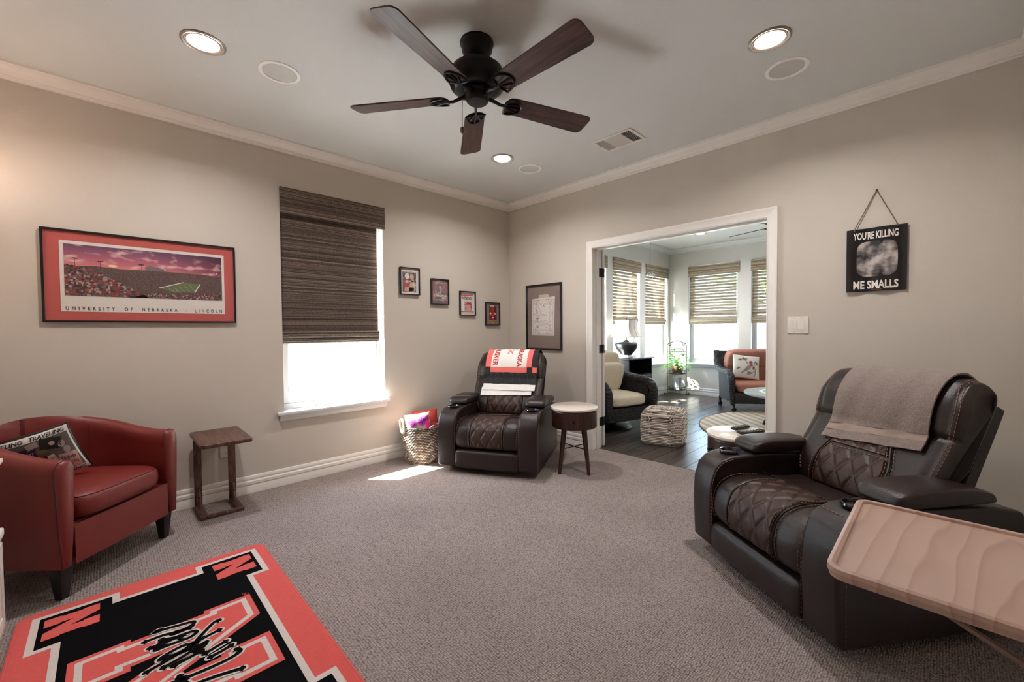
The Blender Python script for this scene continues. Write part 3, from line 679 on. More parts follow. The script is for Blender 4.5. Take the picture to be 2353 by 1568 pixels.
# four small framed covers
def small(i, x, z, label):
    return frame_thing('framed_cover', label, (x, YW, z), 0, .216, .266, .008, .03, group='small framed covers stepping down the wall')
SW, SH = .20, .25
FLG = fr_xy(.010)
def header(t, z, w, h, ink, backc=None):
    if backc: polys('header_block', t, backc, FLG(3), [rectp(-w/2-.004, w/2+.004, z-h*1.25, z+h*1.25)])
    for s_, dz, k_ in (('Sports', .6, .62), ('Illustrated', -.6, 1)):
        mb = MB(); put_text(mb, s_, 0, z+h*dz, w*k_, h, FLG(5), .02); mb.build('lettering', ink, t, smooth=False, fixn=False)
t = small(0, 2.144, 1.707, 'small framed cover with two embracing players, first below the shade')
polys('cover_sheet', t, PAPER, FLG(0), [rectp(-SW/2, SW/2, -SH/2, SH/2)])
polys('cover_photo', t, crowd_print('cover_crowd', [(88, 80, 80), (120, 110, 108), (60, 54, 56), (150, 136, 132)], 90), FLG(1), [rectp(-.078, .072, -.105, .09)])
polys('figure_red', t, flat('faded_red_print', (170, 82, 80)), FLG(2), [[(-.075, -.09), (-.07, .0), (-.05, .03), (-.02, .03), (.0, .0), (.03, -.01), (.0, -.03), (-.02, -.09)]])
polys('figure_light', t, SKIN, FLG(3), [circ(.025, .045, .022, 14, .028), [(-.01, -.10), (.0, -.03), (.02, .01), (.055, .0), (.068, -.03), (.062, -.09)], [(-.03, -.012), (.05, .0), (.05, .018), (-.02, .004)], [(-.06, -.10), (.04, -.10), (.05, -.06), (-.05, -.055)]])
polys('helmet_print', t, PAPER, FLG(4), [circ(-.028, .05, .026, 14, .03), rectp(-.03, .038, .088, .118)])
header(t, .103, .05, .010, REDINK)
mb = MB(); put_text(mb, '85', -.035, -.005, .028, .026, FLG(5), .04, .3); put_text(mb, '54', .05, -.035, .03, .026, FLG(5), .04, -.2); mb.build('jersey_number', PAPER, t, smooth=False, fixn=False)
t = small(1, 2.496, 1.624, 'small framed cover with grey and red photo, second of the four')
polys('cover_photo', t, crowd_print('cover_blur', [(150, 110, 112), (126, 104, 106), (168, 120, 120), (112, 98, 100)], 14), FLG(0), [rectp(-SW/2, SW/2, -SH/2, SH/2)])
polys('figure', t, GREYINK, FLG(2), [[(-.035, -.02), (-.038, .03), (-.02, .065), (.01, .07), (.022, .03), (.02, -.02)], [(-.02, -.05), (.03, -.04), (.04, -.01), (-.03, -.01)]])
polys('figure_face', t, SKIN, FLG(3), [circ(.002, .045, .013, 12, .018), [(.005, .02), (.02, .04), (.024, .0), (.01, -.015)]])
header(t, .10, .085, .012, PAPER)
mb = MB(); put_text(mb, 'THE', -.01, -.012, .04, .014, FLG(5), .02); put_text(mb, 'TOM', -.03, -.022, .035, .012, FLG(5), .02); put_text(mb, 'OSBORNE', .005, -.04, .15, .022, FLG(6), .035); put_text(mb, 'ERA', .05, -.062, .05, .018, FLG(6), .035)
for zz in (-.078, -.088): put_text(mb, 'A TRIBUTE TO THE COACH', -.01, zz, .12, .006, FLG(5), 0)
mb.build('title_lettering', PAPER, t, smooth=False, fixn=False)
t = small(2, 2.857, 1.518, 'small framed white cover reading WE\'RE NO. 1, third of the four')
polys('cover_sheet', t, PAPER, FLG(0), [rectp(-SW/2, SW/2, -SH/2, SH/2)])
polys('banner', t, REDINK, FLG(1), [rectp(-.088, .088, .083, .107), rectp(-.088, .088, -.095, -.088)])
mb = MB(); put_text(mb, 'Sports Illustrated', 0, .095, .16, .016, FLG(3), .01); mb.build('lettering', PAPER, t, smooth=False, fixn=False)
mb = MB(); put_text(mb, "WE'RE NO. 1", 0, .058, .165, .032, FLG(3), .03); put_text(mb, 'Nebraska tops the polls', 0, .031, .10, .006, FLG(3)); put_text(mb, 'SPECIAL COMMEMORATIVE ISSUE', 0, .118, .15, .006, FLG(3)); mb.build('headline_lettering', INK, t, smooth=False, fixn=False)
polys('cover_photo', t, crowd_print('cover_red', [(196, 150, 140), (170, 70, 66), (150, 128, 122), (210, 176, 164)], 60), FLG(2), [rectp(-.042, .062, -.083, .02)])
polys('figure', t, SKIN, FLG(3), [circ(.01, -.022, .022, 14, .026), [(-.02, -.083), (-.012, -.05), (.03, -.05), (.05, -.083)]])
polys('cap_print', t, REDINK, FLG(4), [[(-.014, -.012), (-.008, .01), (.02, .014), (.036, -.004), (.05, -.008), (.036, -.014)]])
mb = MB(); put_text(mb, 'HUSKERS WIN IT ALL', 0, -.105, .16, .010, FLG(3), .01); mb.build('footer_lettering', REDINK, t, smooth=False, fixn=False)
t = small(3, 3.223, 1.412, 'small framed cover with grey mat and red player, lowest by the corner')
polys('mat_board', t, TAUPE, FLG(0), [rectp(-SW/2, SW/2, -SH/2, SH/2)])
polys('cover_sheet', t, DKRED, FLG(2), [rectp(-.052, .064, -.09, .09)])
polys('cover_border', t, GOLD, FLG(3), [rectp(-.052, .064, -.09, -.072)])
polys('figure', t, REDINK, FLG(4), [[(-.03, -.02), (-.025, .02), (.03, .02), (.036, -.02), (.02, -.03), (.02, -.075), (-.005, -.075), (-.008, -.03)], circ(.004, .045, .022, 14)])
polys('figure_light', t, PAPER, FLG(5), [[(-.04, -.01), (-.048, .005), (-.024, .018), (-.022, -.002)], [(.03, .016), (.05, .0), (.044, -.012), (.032, -.004)], [(-.006, -.035), (.016, -.035), (.018, -.055), (-.006, -.055)]])
header(t, .088, .05, .010, REDINK, PAPER)
mb = MB(); put_text(mb, 'IT\'S NEBRASKA', .004, -.103, .06, .01, FLG(3)); mb.build('footer_lettering', PAPER, t, smooth=False, fixn=False)

# framed certificate on the door wall
t = frame_thing('framed_certificate', 'black framed certificate with scalloped border above the corner recliner', (XD, 3.098, 1.363), -PI/2, .528, .735, .022, .02)
f = fr_xy(.008); W, H = .528, .735
polys('mat_board', t, TAUPE, f(0), [rectp(-W/2+.01, W/2-.01, -H/2+.01, H/2-.01)])
polys('tape_tab', t, flat('faded_paper', (206, 184, 172)), f(2), [rectp(-.07, .085, .20, .25)])
cp = polys('certificate_sheet', t, PAPER, f(3), [[(-.18, -.205), (.152, -.21), (.168, .222), (-.165, .208)]])
mb = MB(); g = f(5)
for ins, wv, n in ((.012, .008, 60), (.05, .022, 22)):
    a, b = .165-ins, .208-ins; P = []
    per = [(-a, -b), (a, -b), (a, b), (-a, b)]; m = 240
    for i in range(m+1):
        q = i/m*4; k = int(q) % 4; s = q-int(q); p, r = per[k], per[(k+1) % 4]; nx, ny = ((0, 1), (-1, 0), (0, -1), (1, 0))[k]
        o = wv*abs(math.sin(PI*s*n/4)); cx = -.008+ (p[1]+(r[1]-p[1])*s)*.03
        P.append((p[0]+(r[0]-p[0])*s+nx*o+cx, p[1]+(r[1]-p[1])*s+ny*o))
    strokes(mb, g, P, .0028)
for cx, cy, r in ((-.12, .165, .016), (-.085, .175, .016), (.06, .185, .018), (.105, .19, .024), (.12, .15, .014), (-.14, .03, .012), (-.135, -.05, .013), (.13, .04, .012), (-.13, -.155, .022), (-.07, -.18, .014), (.055, -.18, .014), (.10, -.15, .02), (.085, -.075, .024)):
    strokes(mb, g, circ(cx, cy, r, 20)+[circ(cx, cy, r, 20)[0]], .0026)
fea = catmull([(-.11, .07), (-.085, .12), (-.06, .10), (-.045, .06), (-.06, .0), (-.072, -.01), (-.10, .04), (-.11, .07)], 8); strokes(mb, g, fea, .0026)
strokes(mb, g, catmull([(-.105, .085), (-.085, .06), (-.09, .03), (-.07, .02)], 6), .004)
for P in ([(-.11, -.02), (-.07, -.015), (-.10, -.03), (-.08, -.05), (-.095, -.035)], [(-.12, -.115), (-.09, -.12), (-.085, -.10), (-.07, -.125), (-.06, -.12)], [(.02, -.12), (.04, -.118), (.05, -.122)], [(-.005, .115), (.0, .13), (.012, .12), (.02, .115)]): strokes(mb, g, catmull(P, 5), .006)
for zz, x0, x1 in ((.03, -.04, .02), (.015, -.04, .06), (.0, -.035, .02), (-.045, -.1, .05), (-.06, -.1, .045), (-.075, -.1, .05), (-.09, -.1, .04)): strokes(mb, g, [(x0, zz), (x1, zz+.002)], .0022)
mb.build('pen_drawing', GREYINK, cp, smooth=False, fixn=False)

# hanging metal sign: the caption stays, the portrait is a plain grey stand-in
sg = thing('hanging_sign', 'black corrugated metal sign reading YOU\'RE KILLING ME SMALLS on twine', 'sign', (XD, .296, 1.648), -PI/2)
W, H = .29, .402
def corr(x): return .006*math.sin(x/.024)
mb = MB(); nx = 60
def sgp(u, v, d=0): return (u, -.018-corr(u)-d, v)
mb.grid(lambda i, j: sgp(-W/2+W*i, -H/2+H*j+.004*math.sin(i*60)*0), nx, 2); mb.grid(lambda i, j: sgp(-W/2+W*i, -H/2+H*j, -.0015), nx, 2)
for j in (0, 1): mb.grid(lambda i, q, j=j: sgp(-W/2+W*i, -H/2+H*j, -.0015*q), nx, 2)
for i in (0, 1): mb.grid(lambda j, q, i=i: sgp(-W/2+W*i, -H/2+H*j, -.0015*q), 2, 2)
mb.build('sheet', M('black_enamel', (18, 15, 16), .3), sg, fixn=False)
sm = M('grey_tone_print', (130, 122, 118), .6); N, L, b = nodes(sm); tc = N.new('ShaderNodeTexCoord'); nz = N.new('ShaderNodeTexNoise'); nz.inputs['Scale'].default_value = 13; nz.inputs['Detail'].default_value = 3; L.new(tc.outputs['Object'], nz.inputs['Vector'])
r = ramp(N, [(.38, (40, 36, 36)), (.5, (120, 112, 108)), (.62, (186, 176, 170))]); L.new(nz.outputs['Fac'], r.inputs[0]); L.new(r.outputs[0], b.inputs['Base Color'])
def blob(pts, d): 
    m_ = MB(); c = (sum(p[0] for p in pts)/len(pts), sum(p[1] for p in pts)/len(pts)); n = len(pts); rings = 8; V = [sgp(c[0], c[1], d)]
    for r in range(1, rings+1):
        for p in pts: V.append(sgp(c[0]+(p[0]-c[0])*r/rings, c[1]+(p[1]-c[1])*r/rings, d))
    F = [(0, 1+i, 1+(i+1) % n) for i in range(n)]
    for r in range(rings-1):
        for i in range(n): F.append((1+r*n+i, 1+(r+1)*n+i, 1+(r+1)*n+(i+1) % n, 1+r*n+(i+1) % n))
    m_.add(V, F); return m_
blob([(.005+.098*math.copysign(abs(math.cos(q*PI/20))**.45, math.cos(q*PI/20)), .005+.112*math.copysign(abs(math.sin(q*PI/20))**.45, math.sin(q*PI/20))) for q in range(40)], .0012).build('grey_tone_print', sm, sg, fixn=False)
mb = MB(); put_text(mb, "YOU'RE KILLING", -.003, .155, .215, .048, lambda u, v: sgp(u, v, .002), .028); mb.build('lettering', PAPER, sg, smooth=False, fixn=False); mb = MB(); put_text(mb, 'ME SMALLS', .0, -.158, .215, .052, lambda u, v: sgp(u, v, .002), .028)
mb.build('lettering', PAPER, sg, smooth=False, fixn=False)
mb = MB(); put_text(mb, 'the original', .005, -.190, .05, .008, lambda u, v: sgp(u, v, .002)); mb.build('maker_mark', GOLD, sg, smooth=False, fixn=False)
tw = MB()
for s, x in ((-1, -.105), (1, .10)):
    P = [(x, -.024, H/2-.012), (x*.98, -.022, H/2+.004)]
    for i in range(1, 13): q = i/12; P.append((x*(1-q)+.001*math.sin(i*3), -.016+.010*q, H/2+.004+(.2305)*q))
    tw.tube(P, .0028, 6)
tw.build('twine', M('jute_twine', (132, 112, 92), .95, var=(300, .4), bump=('n', 600, 1.0)), sg)
MB().lathe([(.003, 0), (.003, .008), (.006, .009), (.006, .011)], 10).xf(Matrix.Translation((0, 0, H/2+.2345)) @ Matrix.Rotation(PI/2, 4, 'X')).build('nail', BLACK, sg)

# light switch and outlet
sw = thing('light_switch', 'white two-gang wall switch plate with two rockers right of the doorway', 'light switch', (XD, .709, 1.239), -PI/2)
MB().box(-.0625, .0625, -.006, 0, -.061, .061).build('plate', WHITEP, sw, bevel=.003)
for x, s in ((-.023, 1), (.023, -1)):
    MB().prism([(-.007, -.033), (-.010 if s < 0 else -.0075, -.033), (-.0085, 0), (-.0075 if s < 0 else -.010, .033), (-.005, .033)], x-.0165, x+.0165, 'yzx').build('rocker', WHITEP, sw, bevel=.001, seg=1)
mb = MB()
for x in (-.023, .023):
    for z in (-.048, .048): mb.lathe([(.003, 0), (.003, .001), (.001, .0012)], 10).xf(Matrix.Translation((x, -.006, z)) @ Matrix.Rotation(PI/2, 4, 'X'), len(mb.v)-30)
mb.build('plate_screws', GREYINK, sw)
ot = thing('wall_outlet', 'white duplex wall outlet behind the narrow wooden table', 'outlet', (.607, YW, .363))
MB().box(-.035, .035, -.006, 0, -.057, .057).build('plate', WHITEP, ot, bevel=.003)
for z in (-.02, .02):
    r = MB().prism(circ(0, z, .017, 20, .014), -.008, -.004, 'xzy').build('receptacle', WHITEP, ot, bevel=.001, seg=1)
    q = MB()
    for x in (-.006, .006): q.box(x-.001, x+.001, -.0086, -.0078, z-.002, z+.007)
    q.box(-.002, .002, -.0086, -.0078, z-.010, z-.006); q.build('slot', INK, r, smooth=False)
# ------------------------------------------------------------------ upholstery tools
def closest_on(poly, p):
    best = None
    for a, b in zip(poly, poly[1:]):
        ax, ay = a; bx, by = b; d = (bx-ax)**2+(by-ay)**2
        t = max(0, min(1, ((p[0]-ax)*(bx-ax)+(p[1]-ay)*(by-ay))/d)); q = (ax+(bx-ax)*t, ay+(by-ay)*t)
        e = math.dist(q, p)
        if best is None or e < best[0]: best = (e, q)
    return best[1]
def loft(mb, prof, spine, halfw, nx=22, rmin=.55, pw=5.0, disp=None, xoff=0.0):
    """closed (y,z) profile swept across x; sides rounded towards the spine."""
    n = len(prof); med = [closest_on(spine, p) for p in prof]; V = []
    for i in range(nx):
        t = math.sin(PI/2*(2*i/(nx-1)-1)); r = rmin+(1-rmin)*max(0, 1-abs(t)**pw)**(1/2.2)
        for j, (p, m) in enumerate(zip(prof, med)):
            hw_ = halfw(p, j/n) if callable(halfw) else halfw
            k = 1+(disp(t*hw_, p, j/n)/max(math.dist(p, m), .01) if disp else 0)
            V.append((xoff+t*hw_, m[0]+(p[0]-m[0])*r*k, m[1]+(p[1]-m[1])*r*k))
    F = [(i*n+j, i*n+(j+1) % n, (i+1)*n+(j+1) % n, (i+1)*n+j) for i in range(nx-1) for j in range(n)]
    F += [tuple(range(n)), tuple((nx-1)*n+j for j in range(n))]
    mb.add(V, F); return mb
def panel(path, halfw, off, nx, ny, p, q, depth, tuck=.010, sg=1):
    """quilted strip lying on a (y,z) path; grooves on a diamond lattice."""
    P = resample(path, ny); L = sum(math.dist(a, b) for a, b in zip(P, P[1:])); mb = MB()
    def nrm(j):
        a, b = P[max(j-1, 0)], P[min(j+1, ny-1)]; d = (b[0]-a[0], b[1]-a[1]); l = math.hypot(*d) or 1; return (sg*d[1]/l, -sg*d[0]/l)
    N_ = [nrm(j) for j in range(ny)]
    def fn(u, v):
        i, j = u, int(round(v*(ny-1))); s = v*L; hw_ = halfw(v) if callable(halfw) else halfw; x = (2*u-1)*hw_
        a = (x/p+s/q); b = (x/p-s/q); da = abs(a-round(a)); db = abs(b-round(b)); g = min(da, db)
        h = depth*(1-math.exp(-(g/.13)**2))
        ed = min(1-abs(2*u-1), .08)/.08; en = min(v, 1-v, .03)/.03
        o = off*min(1, ed*1.0)*min(1, en) + h*min(ed, 1)*min(en, 1) - tuck*(1-min(ed, en))
        return (x, P[j][0]+N_[j][0]*o, P[j][1]+N_[j][1]*o)
    mb.grid(fn, nx, ny); return mb, P, N_
def stitch(mb, path, step=.017, ln=.011, r=.0012):
    pts = resample(path, max(2, int(sum(math.dist(a, b) for a, b in zip(path, path[1:]))/step)))
    for a, b in zip(pts, pts[1:]):
        a, b = Vector(a), Vector(b); d = (b-a).normalized(); mb.tube([a, a+d*ln], r, 4)

# recliner: local x across, y forward, z up
BACK_SP = [(-.14, .40), (-.395, .945)]
def back_pt(s, o):
    dx, dz = BACK_SP[1][0]-BACK_SP[0][0], BACK_SP[1][1]-BACK_SP[0][1]; l = math.hypot(dx, dz); d = (dx/l, dz/l); n = (d[1], -d[0])
    return (BACK_SP[0][0]+dx*s+n[0]*o, BACK_SP[0][1]+dz*s+n[1]*o)
FRONT = [back_pt(s, o) for s, o in ((-.02, .04), (.02, .085), (.16, .108), (.34, .094), (.50, .078), (.58, .074), (.66, .088), (.80, .105), (.93, .098), (1.03, .070), (1.085, .025))]
BACKP = [back_pt(s, o) for s, o in ((1.09, -.01), (1.07, -.05), (.98, -.075), (.6, -.07), (.2, -.065), (0, -.05))]
BACK_PROF = catmull(FRONT+BACKP, 6, True)
FRONT_PATH = catmull(FRONT, 10)
SEATTOP = [(-.16, .425), (.0, .435), (.14, .447), (.26, .455), (.345, .442), (.400, .405), (.425, .345), (.430, .285), (.415, .235), (.385, .215)]
SEAT_PROF = catmull(SEATTOP+[(.33, .225), (.28, .27), (.2, .31), (0, .32), (-.16, .33)], 6, True)
SEAT_SP = [(-.14, .38), (.28, .385), (.365, .32), (.37, .27)]
SEAT_PATH = catmull(SEATTOP, 10)
def bwid(p, q):
    s = (p[1]-.40)/.55; return .280+.062*smooth(.12, .42, s)-.030*smooth(.85, 1.1, s)
def bhalf(v): return .165-.042*smooth(.35, .75, v)
def make_recliner(label, loc, rotz):
    t = thing('recliner', label, 'recliner', loc, rotz, 'matching dark leather recliners')
    MB().box(-.27, .27, -.36, .36, .03, .31).build('base', PIPING, t, bevel=.01)
    arm_prof = [(-.425, .05), (.395, .05), (.422, .07), (.430, .28), (.424, .40), (.400, .475), (.36, .515), (.30, .535), (.1, .545), (-.26, .53), (-.40, .50), (-.425, .46)]
    for s in (-1, 1):
        x0, x1 = sorted((s*.2825, s*.4425))
        a = MB().prism(arm_prof, x0, x1, 'yzx').build('arm', LEATHER, t, bevel=.016, seg=3, angle=50)
        st = MB(); xi, xo = s*.292, s*.4425
        inner = [(xi-s*.0105, p[0], p[1]) for p in catmull([(.418, .09), (.424, .28), (.418, .40), (.394, .468), (.355, .506), (.29, .524)], 8)]
        outer = [(xo+s*.0008, p[0]-.03, p[1]) for p in catmull([(.420, .07), (.422, .28), (.41, .42), (.38, .49), (.33, .52)], 8)]
        front = [(xo-s*.135*q-s*.01, .404, .478-.002*math.sin(PI*q)) for q in (0, .25, .5, .75, 1)]
        for path in (inner, outer): stitch(st, path)
        stitch(st, [(xo-s*q, .352, .5205) for q in (.012, .05, .1, .148)])
        st.build('stitching', THREAD, kind='stuff', parent=a)
        pad_prof = catmull([(.165, .548), (.178, .575), (.15, .603), (.06, .616), (-.12, .612), (-.24, .590), (-.27, .56), (-.25, .545), (-.1, .545), (.05, .545)], 5, True)
        pd_ = loft(MB(), pad_prof, [(-.2, .575), (.11, .578)], .088, 18, .62, 6, xoff=s*.363).build('armrest_pad', LEATHER, t)
        st = MB(); stitch(st, [(s*.363+q, .166, .566) for q in (-.07, 0, .07)]); stitch(st, [(s*.363-s*.0865, y, .566) for y in (.12, -.2)]); st.build('stitching', THREAD, kind='stuff', parent=pd_)
        cx = s*.3625; cy = .262
        cu = MB().lathe([(.048, .537), (.052, .546), (.050, .552), (.044, .553), (.041, .546), (.040, .541), (.002, .5405)], 28, (cx, cy, 0)).build('cup_holder', M('gloss_black_plastic', (14, 14, 15), .15, coat=.5), t)
        MB().lathe([(.0385, .5415), (.03, .543), (.002, .543)], 24, (cx, cy, 0)).build('cup_liner', M('smoky_chrome', (96, 84, 74), .2, metal=.9), cu)
        bt = MB()
        for k in range(4): an = -.9+.28*k+(PI if s < 0 else 0); bt.lathe([(.004, .552), (.0035, .556), (.001, .5565)], 8, (cx+.058*math.cos(an)*(-s), cy+.058*math.sin(an)-.01, -.005))
        bt.build('control_buttons', M('blue_lit_button', (60, 70, 170), .3), cu, kind='stuff')
    def sd(x, p, q): 
        e = math.exp(-((abs(x)-.150)/.010)**2); return -.007*e
    seat = loft(MB(), SEAT_PROF, SEAT_SP, .2805, 44, .60, 7, sd).build('seat_cushion', LEATHER, t)
    i0 = next(i for i, p in enumerate(SEAT_PATH) if p[0] > .12); sp = SEAT_PATH[i0:-8]
    pm, P, N_ = panel(sp, .138, .004, 76, 110, .092, .155, .006, sg=-1); cp_ = pm.build('quilted_panel', LEATHER2, seat, fixn=False)
    pi = MB(); stc = MB()
    for s in (-1, 1):
        for x, o in ((.146, .004),): pi.tube([(s*x, p[0]+n[0]*o, p[1]+n[1]*o) for p, n in zip(P, N_)], .0045, 6)
        stitch(stc, [(s*.132, p[0]+n[0]*.007, p[1]+n[1]*.007) for p, n in zip(P, N_)]); stitch(stc, [(s*.160, p[0]+n[0]*.0035, p[1]+n[1]*.0035) for p, n in zip(P, N_)])
        stitch(stc, [(s*.268, m[0]+(p[0]-m[0])*.93, m[1]+(p[1]-m[1])*.93) for p, m in [(p, closest_on(SEAT_SP, p)) for p in P[10:]]])
    pi.tube([(-.28+.56*k/12, P[0][0]-.003, P[0][1]+.0015) for k in range(13)], .0035, 6)
    pi.build('piping', PIPING, seat); stc.build('stitching', THREAD, kind='stuff', parent=seat)
    fp = catmull([(.375, .045), (.415, .05), (.436, .085), (.438, .15), (.428, .195), (.40, .208), (.365, .2), (.36, .10)], 6, True)
    loft(MB(), fp, [(.395, .09), (.395, .165)], .2805, 24, .6, 8).build('footrest', LEATHER, t)
    # back
    def bd(x, p, q):
        s = (p[1]-.40)/.55; d = 0
        if q < .66:
            w = bhalf(max(0, min(1, (s-.04)/.62)))+.012
            if s < .68: d -= .007*math.exp(-((abs(x)-w)/.010)**2)
            d -= .010*math.exp(-((s-.66)/.022)**2)*smooth(.10, .16, abs(x))
            d -= .006*math.exp(-((abs(x)-.295)/.008)**2)*smooth(0, .05, s)
        return d
    back = loft(MB(), BACK_PROF, BACK_SP, bwid, 52, .50, 6, bd).build('backrest', LEATHER, t)
    bp = [p for p in FRONT_PATH if .44 < p[1] < .795]; h1 = [p for p in bp if p[1] < .632]; h2 = [p for p in bp if p[1] >= .632]
    for nm, hp, fw in (('quilted_panel', h1, lambda v: bhalf(v*.55)), ('quilted_panel', h2, lambda v: bhalf(.55+v*.45))):
        m_, P, N_ = panel(hp, fw, .004, 76, 64, .092, .155, .006); m_.build(nm, LEATHER2, back, fixn=False)
    m_, P, N_ = panel(bp, .1, 0, 4, 60, 1, 1, 0); pi = MB(); stc = MB()
    for s in (-1, 1):
        ws = [bhalf(k/(len(P)-1)) for k in range(len(P))]
        pi.tube([(s*(w+.008), p[0]+n[0]*.004, p[1]+n[1]*.004) for w, p, n in zip(ws, P, N_)], .0045, 6)
        stitch(stc, [(s*(w-.006), p[0]+n[0]*.0075, p[1]+n[1]*.0075) for w, p, n in zip(ws, P, N_)]); stitch(stc, [(s*(w+.022), p[0]+n[0]*.0035, p[1]+n[1]*.0035) for w, p, n in zip(ws, P, N_)])
        edge = [p for p in FRONT_PATH if .47 < p[1] < 1.0]
        def ep(p, x):
            m = closest_on(BACK_SP, p); hw_ = bwid(p, 0); r = .5+.5*max(0, 1-(x/hw_)**6)**(1/2.2); return (s*x, m[0]+(p[0]-m[0])*r*1.015, m[1]+(p[1]-m[1])*r*1.015)
        stitch(stc, [ep(p, bwid(p, 0)*.90) for p in edge]); stitch(stc, [ep(p, bwid(p, 0)*.935) for p in edge])
    k = next(i for i, p in enumerate(P) if p[1] > .632); w = bhalf(.55)
    for dz in (-.010, .010): stitch(stc, [(x*w, P[k][0]+N_[k][0]*.006-.3*dz, P[k][1]+N_[k][1]*.006+dz) for x in (-1, -.5, 0, .5, 1)])
    pi.build('piping', PIPING, back); stc.build('stitching', THREAD, kind='stuff', parent=back)
    shp = catmull([back_pt(s, o) for s, o in ((-.25, -.055), (.5, -.062), (.9, -.06), (.96, -.075), (.955, -.115), (.9, -.125), (.3, -.125), (-.25, -.115))], 5, True)
    loft(MB(), shp, [back_pt(-.2, -.09), back_pt(.9, -.09)], .325, 18, .75, 10).build('back_shell', LEATHER, t)
    return t
def face(ax, ay): return math.atan2(ay, ax)-PI/2
REC1 = ((2.614, 2.842, 0), face(-.877, -.481)); REC2 = ((2.451, .360, 0), face(-.816, .58))
make_recliner('dark brown leather recliner in the corner, draped with the red and black quilt', *REC1)
make_recliner('dark brown leather recliner in the foreground, draped with the grey towel', *REC2)

# cloth over the back of a recliner, following its profile
OVER = catmull(FRONT+[back_pt(1.09, -.01), back_pt(1.07, -.05), back_pt(.98, -.14), back_pt(.8, -.14), back_pt(.6, -.137)], 10)
def cloth_piece(name, mat, parent, s0, s1, x0, x1, off, th=.006, wob=.004, nx=30, ny=40, skew=0.0, seed=0, flare=0.0):
    Lt = [0]
    for a, b in zip(OVER, OVER[1:]): Lt.append(Lt[-1]+math.dist(a, b))
    def at(s):
        j = max(i for i in range(len(Lt)-1) if Lt[i] <= max(s, 0)+1e-9); w = (s-Lt[j])/(Lt[j+1]-Lt[j]); a, b = OVER[j], OVER[j+1]
        d = (b[0]-a[0], b[1]-a[1]); l = math.hypot(*d) or 1
        a2, b2 = OVER[max(j-3, 0)], OVER[min(j+4, len(OVER)-1)]; d = (b2[0]-a2[0], b2[1]-a2[1]); l = math.hypot(*d)
        return (a[0]+(b[0]-a[0])*w, a[1]+(b[1]-a[1])*w), (d[1]/l, -d[0]/l)
    def fn(u, v, o):
        s = s0+(s1-s0)*v; x = x0+(x1-x0)*u; s2 = max(.001, s-skew*(u-.5)); p, n = at(s2)
        f = 1+flare*(1-v); oo = off+o+wob*(math.sin(x*31+seed+s*4)+.6*math.sin(x*57+s*9+seed*2))*smooth(1.0, .2, v)
        xc = (x0+x1)/2; return (xc+(x-xc)*f, p[0]+n[0]*oo, p[1]+n[1]*oo)
    mb = MB(); mb.grid(lambda u, v: fn(u, v, th), nx, ny); mb.grid(lambda u, v: fn(u, v, 0), nx, ny)
    for e in (0, 1):
        mb.grid(lambda u, v, e=e: fn(u, e, th*v), nx, 2); mb.grid(lambda u, v, e=e: fn(e, u, th*v), ny, 2)
    return mb.build(name, mat, parent, fixn=False, angle=70), fn
LF = sum(math.dist(a, b) for a, b in zip(FRONT_PATH, FRONT_PATH[1:])); 
tw = thing('towel', 'grey taupe bath towel draped over the foreground recliner backrest', 'towel', *REC2)
A0, A1 = .30, .98
cloth_piece('terry_cloth', TOWEL, tw, A0+.085, A1, -.245, .185, .010, .007, .003, 44, 60, .05, 1, .03)
cloth_piece('woven_band', TOWELB, tw, A0+.045, A0+.086, -.252, .192, .010, .006, .003, 44, 8, .05, 1)
cloth_piece('terry_hem', TOWEL, tw, A0, A0+.046, -.252, .192, .010, .007, .003, 44, 8, .05, 1)
qt = thing('quilt', 'folded red, black and white patchwork quilt over the corner recliner', 'quilt', *REC1)
QPINK = M('coral_cotton', (236, 112, 104), .85, bump=('n', 60, .5)); QBLACK = M('black_quilted_cotton', (34, 32, 34), .85, bump=('n', 45, .9)); QWHITE = M('white_quilted_cotton', (232, 226, 222), .85, bump=('n', 60, .5))
q0 = .24; XL, XR = -.285, .235
cloth_piece('lower_fold', QWHITE, qt, q0-.03, q0+.06, XL+.03, XR+.012, .006, .010, .002, 24, 10, .02, 3)
wh, _ = cloth_piece('white_border', QWHITE, qt, q0+.02, q0+.085, XL, XR, .018, .006, .002, 24, 10, .0, 3)
bk, bf = cloth_piece('black_patch', QBLACK, qt, q0+.083, q0+.215, XL-.004, XR, .018, .006, .002, 24, 20, 0, 3)
cloth_piece('coral_sash', QPINK, qt, q0+.213, q0+.265, XL+.095, XR-.055, .018, .007, .002, 24, 10, 0, 3)
cloth_piece('black_corner', QBLACK, qt, q0+.213, q0+.265, XR-.056, XR, .018, .006, .002, 8, 10, 0, 3)
cloth_piece('coral_corner', QPINK, qt, q0+.213, q0+.265, XL-.004, XL+.040, .018, .006, .002, 8, 10, 0, 3)
cloth_piece('black_corner', QBLACK, qt, q0+.213, q0+.265, XL+.039, XL+.096, .018, .006, .002, 8, 10, 0, 3)
cloth_piece('black_side', QBLACK, qt, q0+.263, .93, XL-.004, XL+.05, .018, .006, .002, 8, 40, 0, 3)
cloth_piece('coral_side', QPINK, qt, q0+.263, .93, XL+.049, XL+.10, .018, .006, .002, 8, 40, 0, 3)
cloth_piece('coral_side', QPINK, qt, q0+.263, .93, XR-.058, XR, .018, .006, .002, 8, 40, 0, 3)
wp, wf = cloth_piece('white_panel', QWHITE, qt, q0+.263, .93, XL+.099, XR-.057, .018, .006, .002, 24, 40, 0, 3)
mb = MB(); xa, xb_ = XL+.099, XR-.057; sa, sb = q0+.263, .93
def qmap(x, s): return wf(1-(x-0)/1.0, s, .0085)
def qm(a, b): return wf(max(0, min(1, (xb_-a)/(xb_-xa))), (b-sa)/(sb-sa), .008)
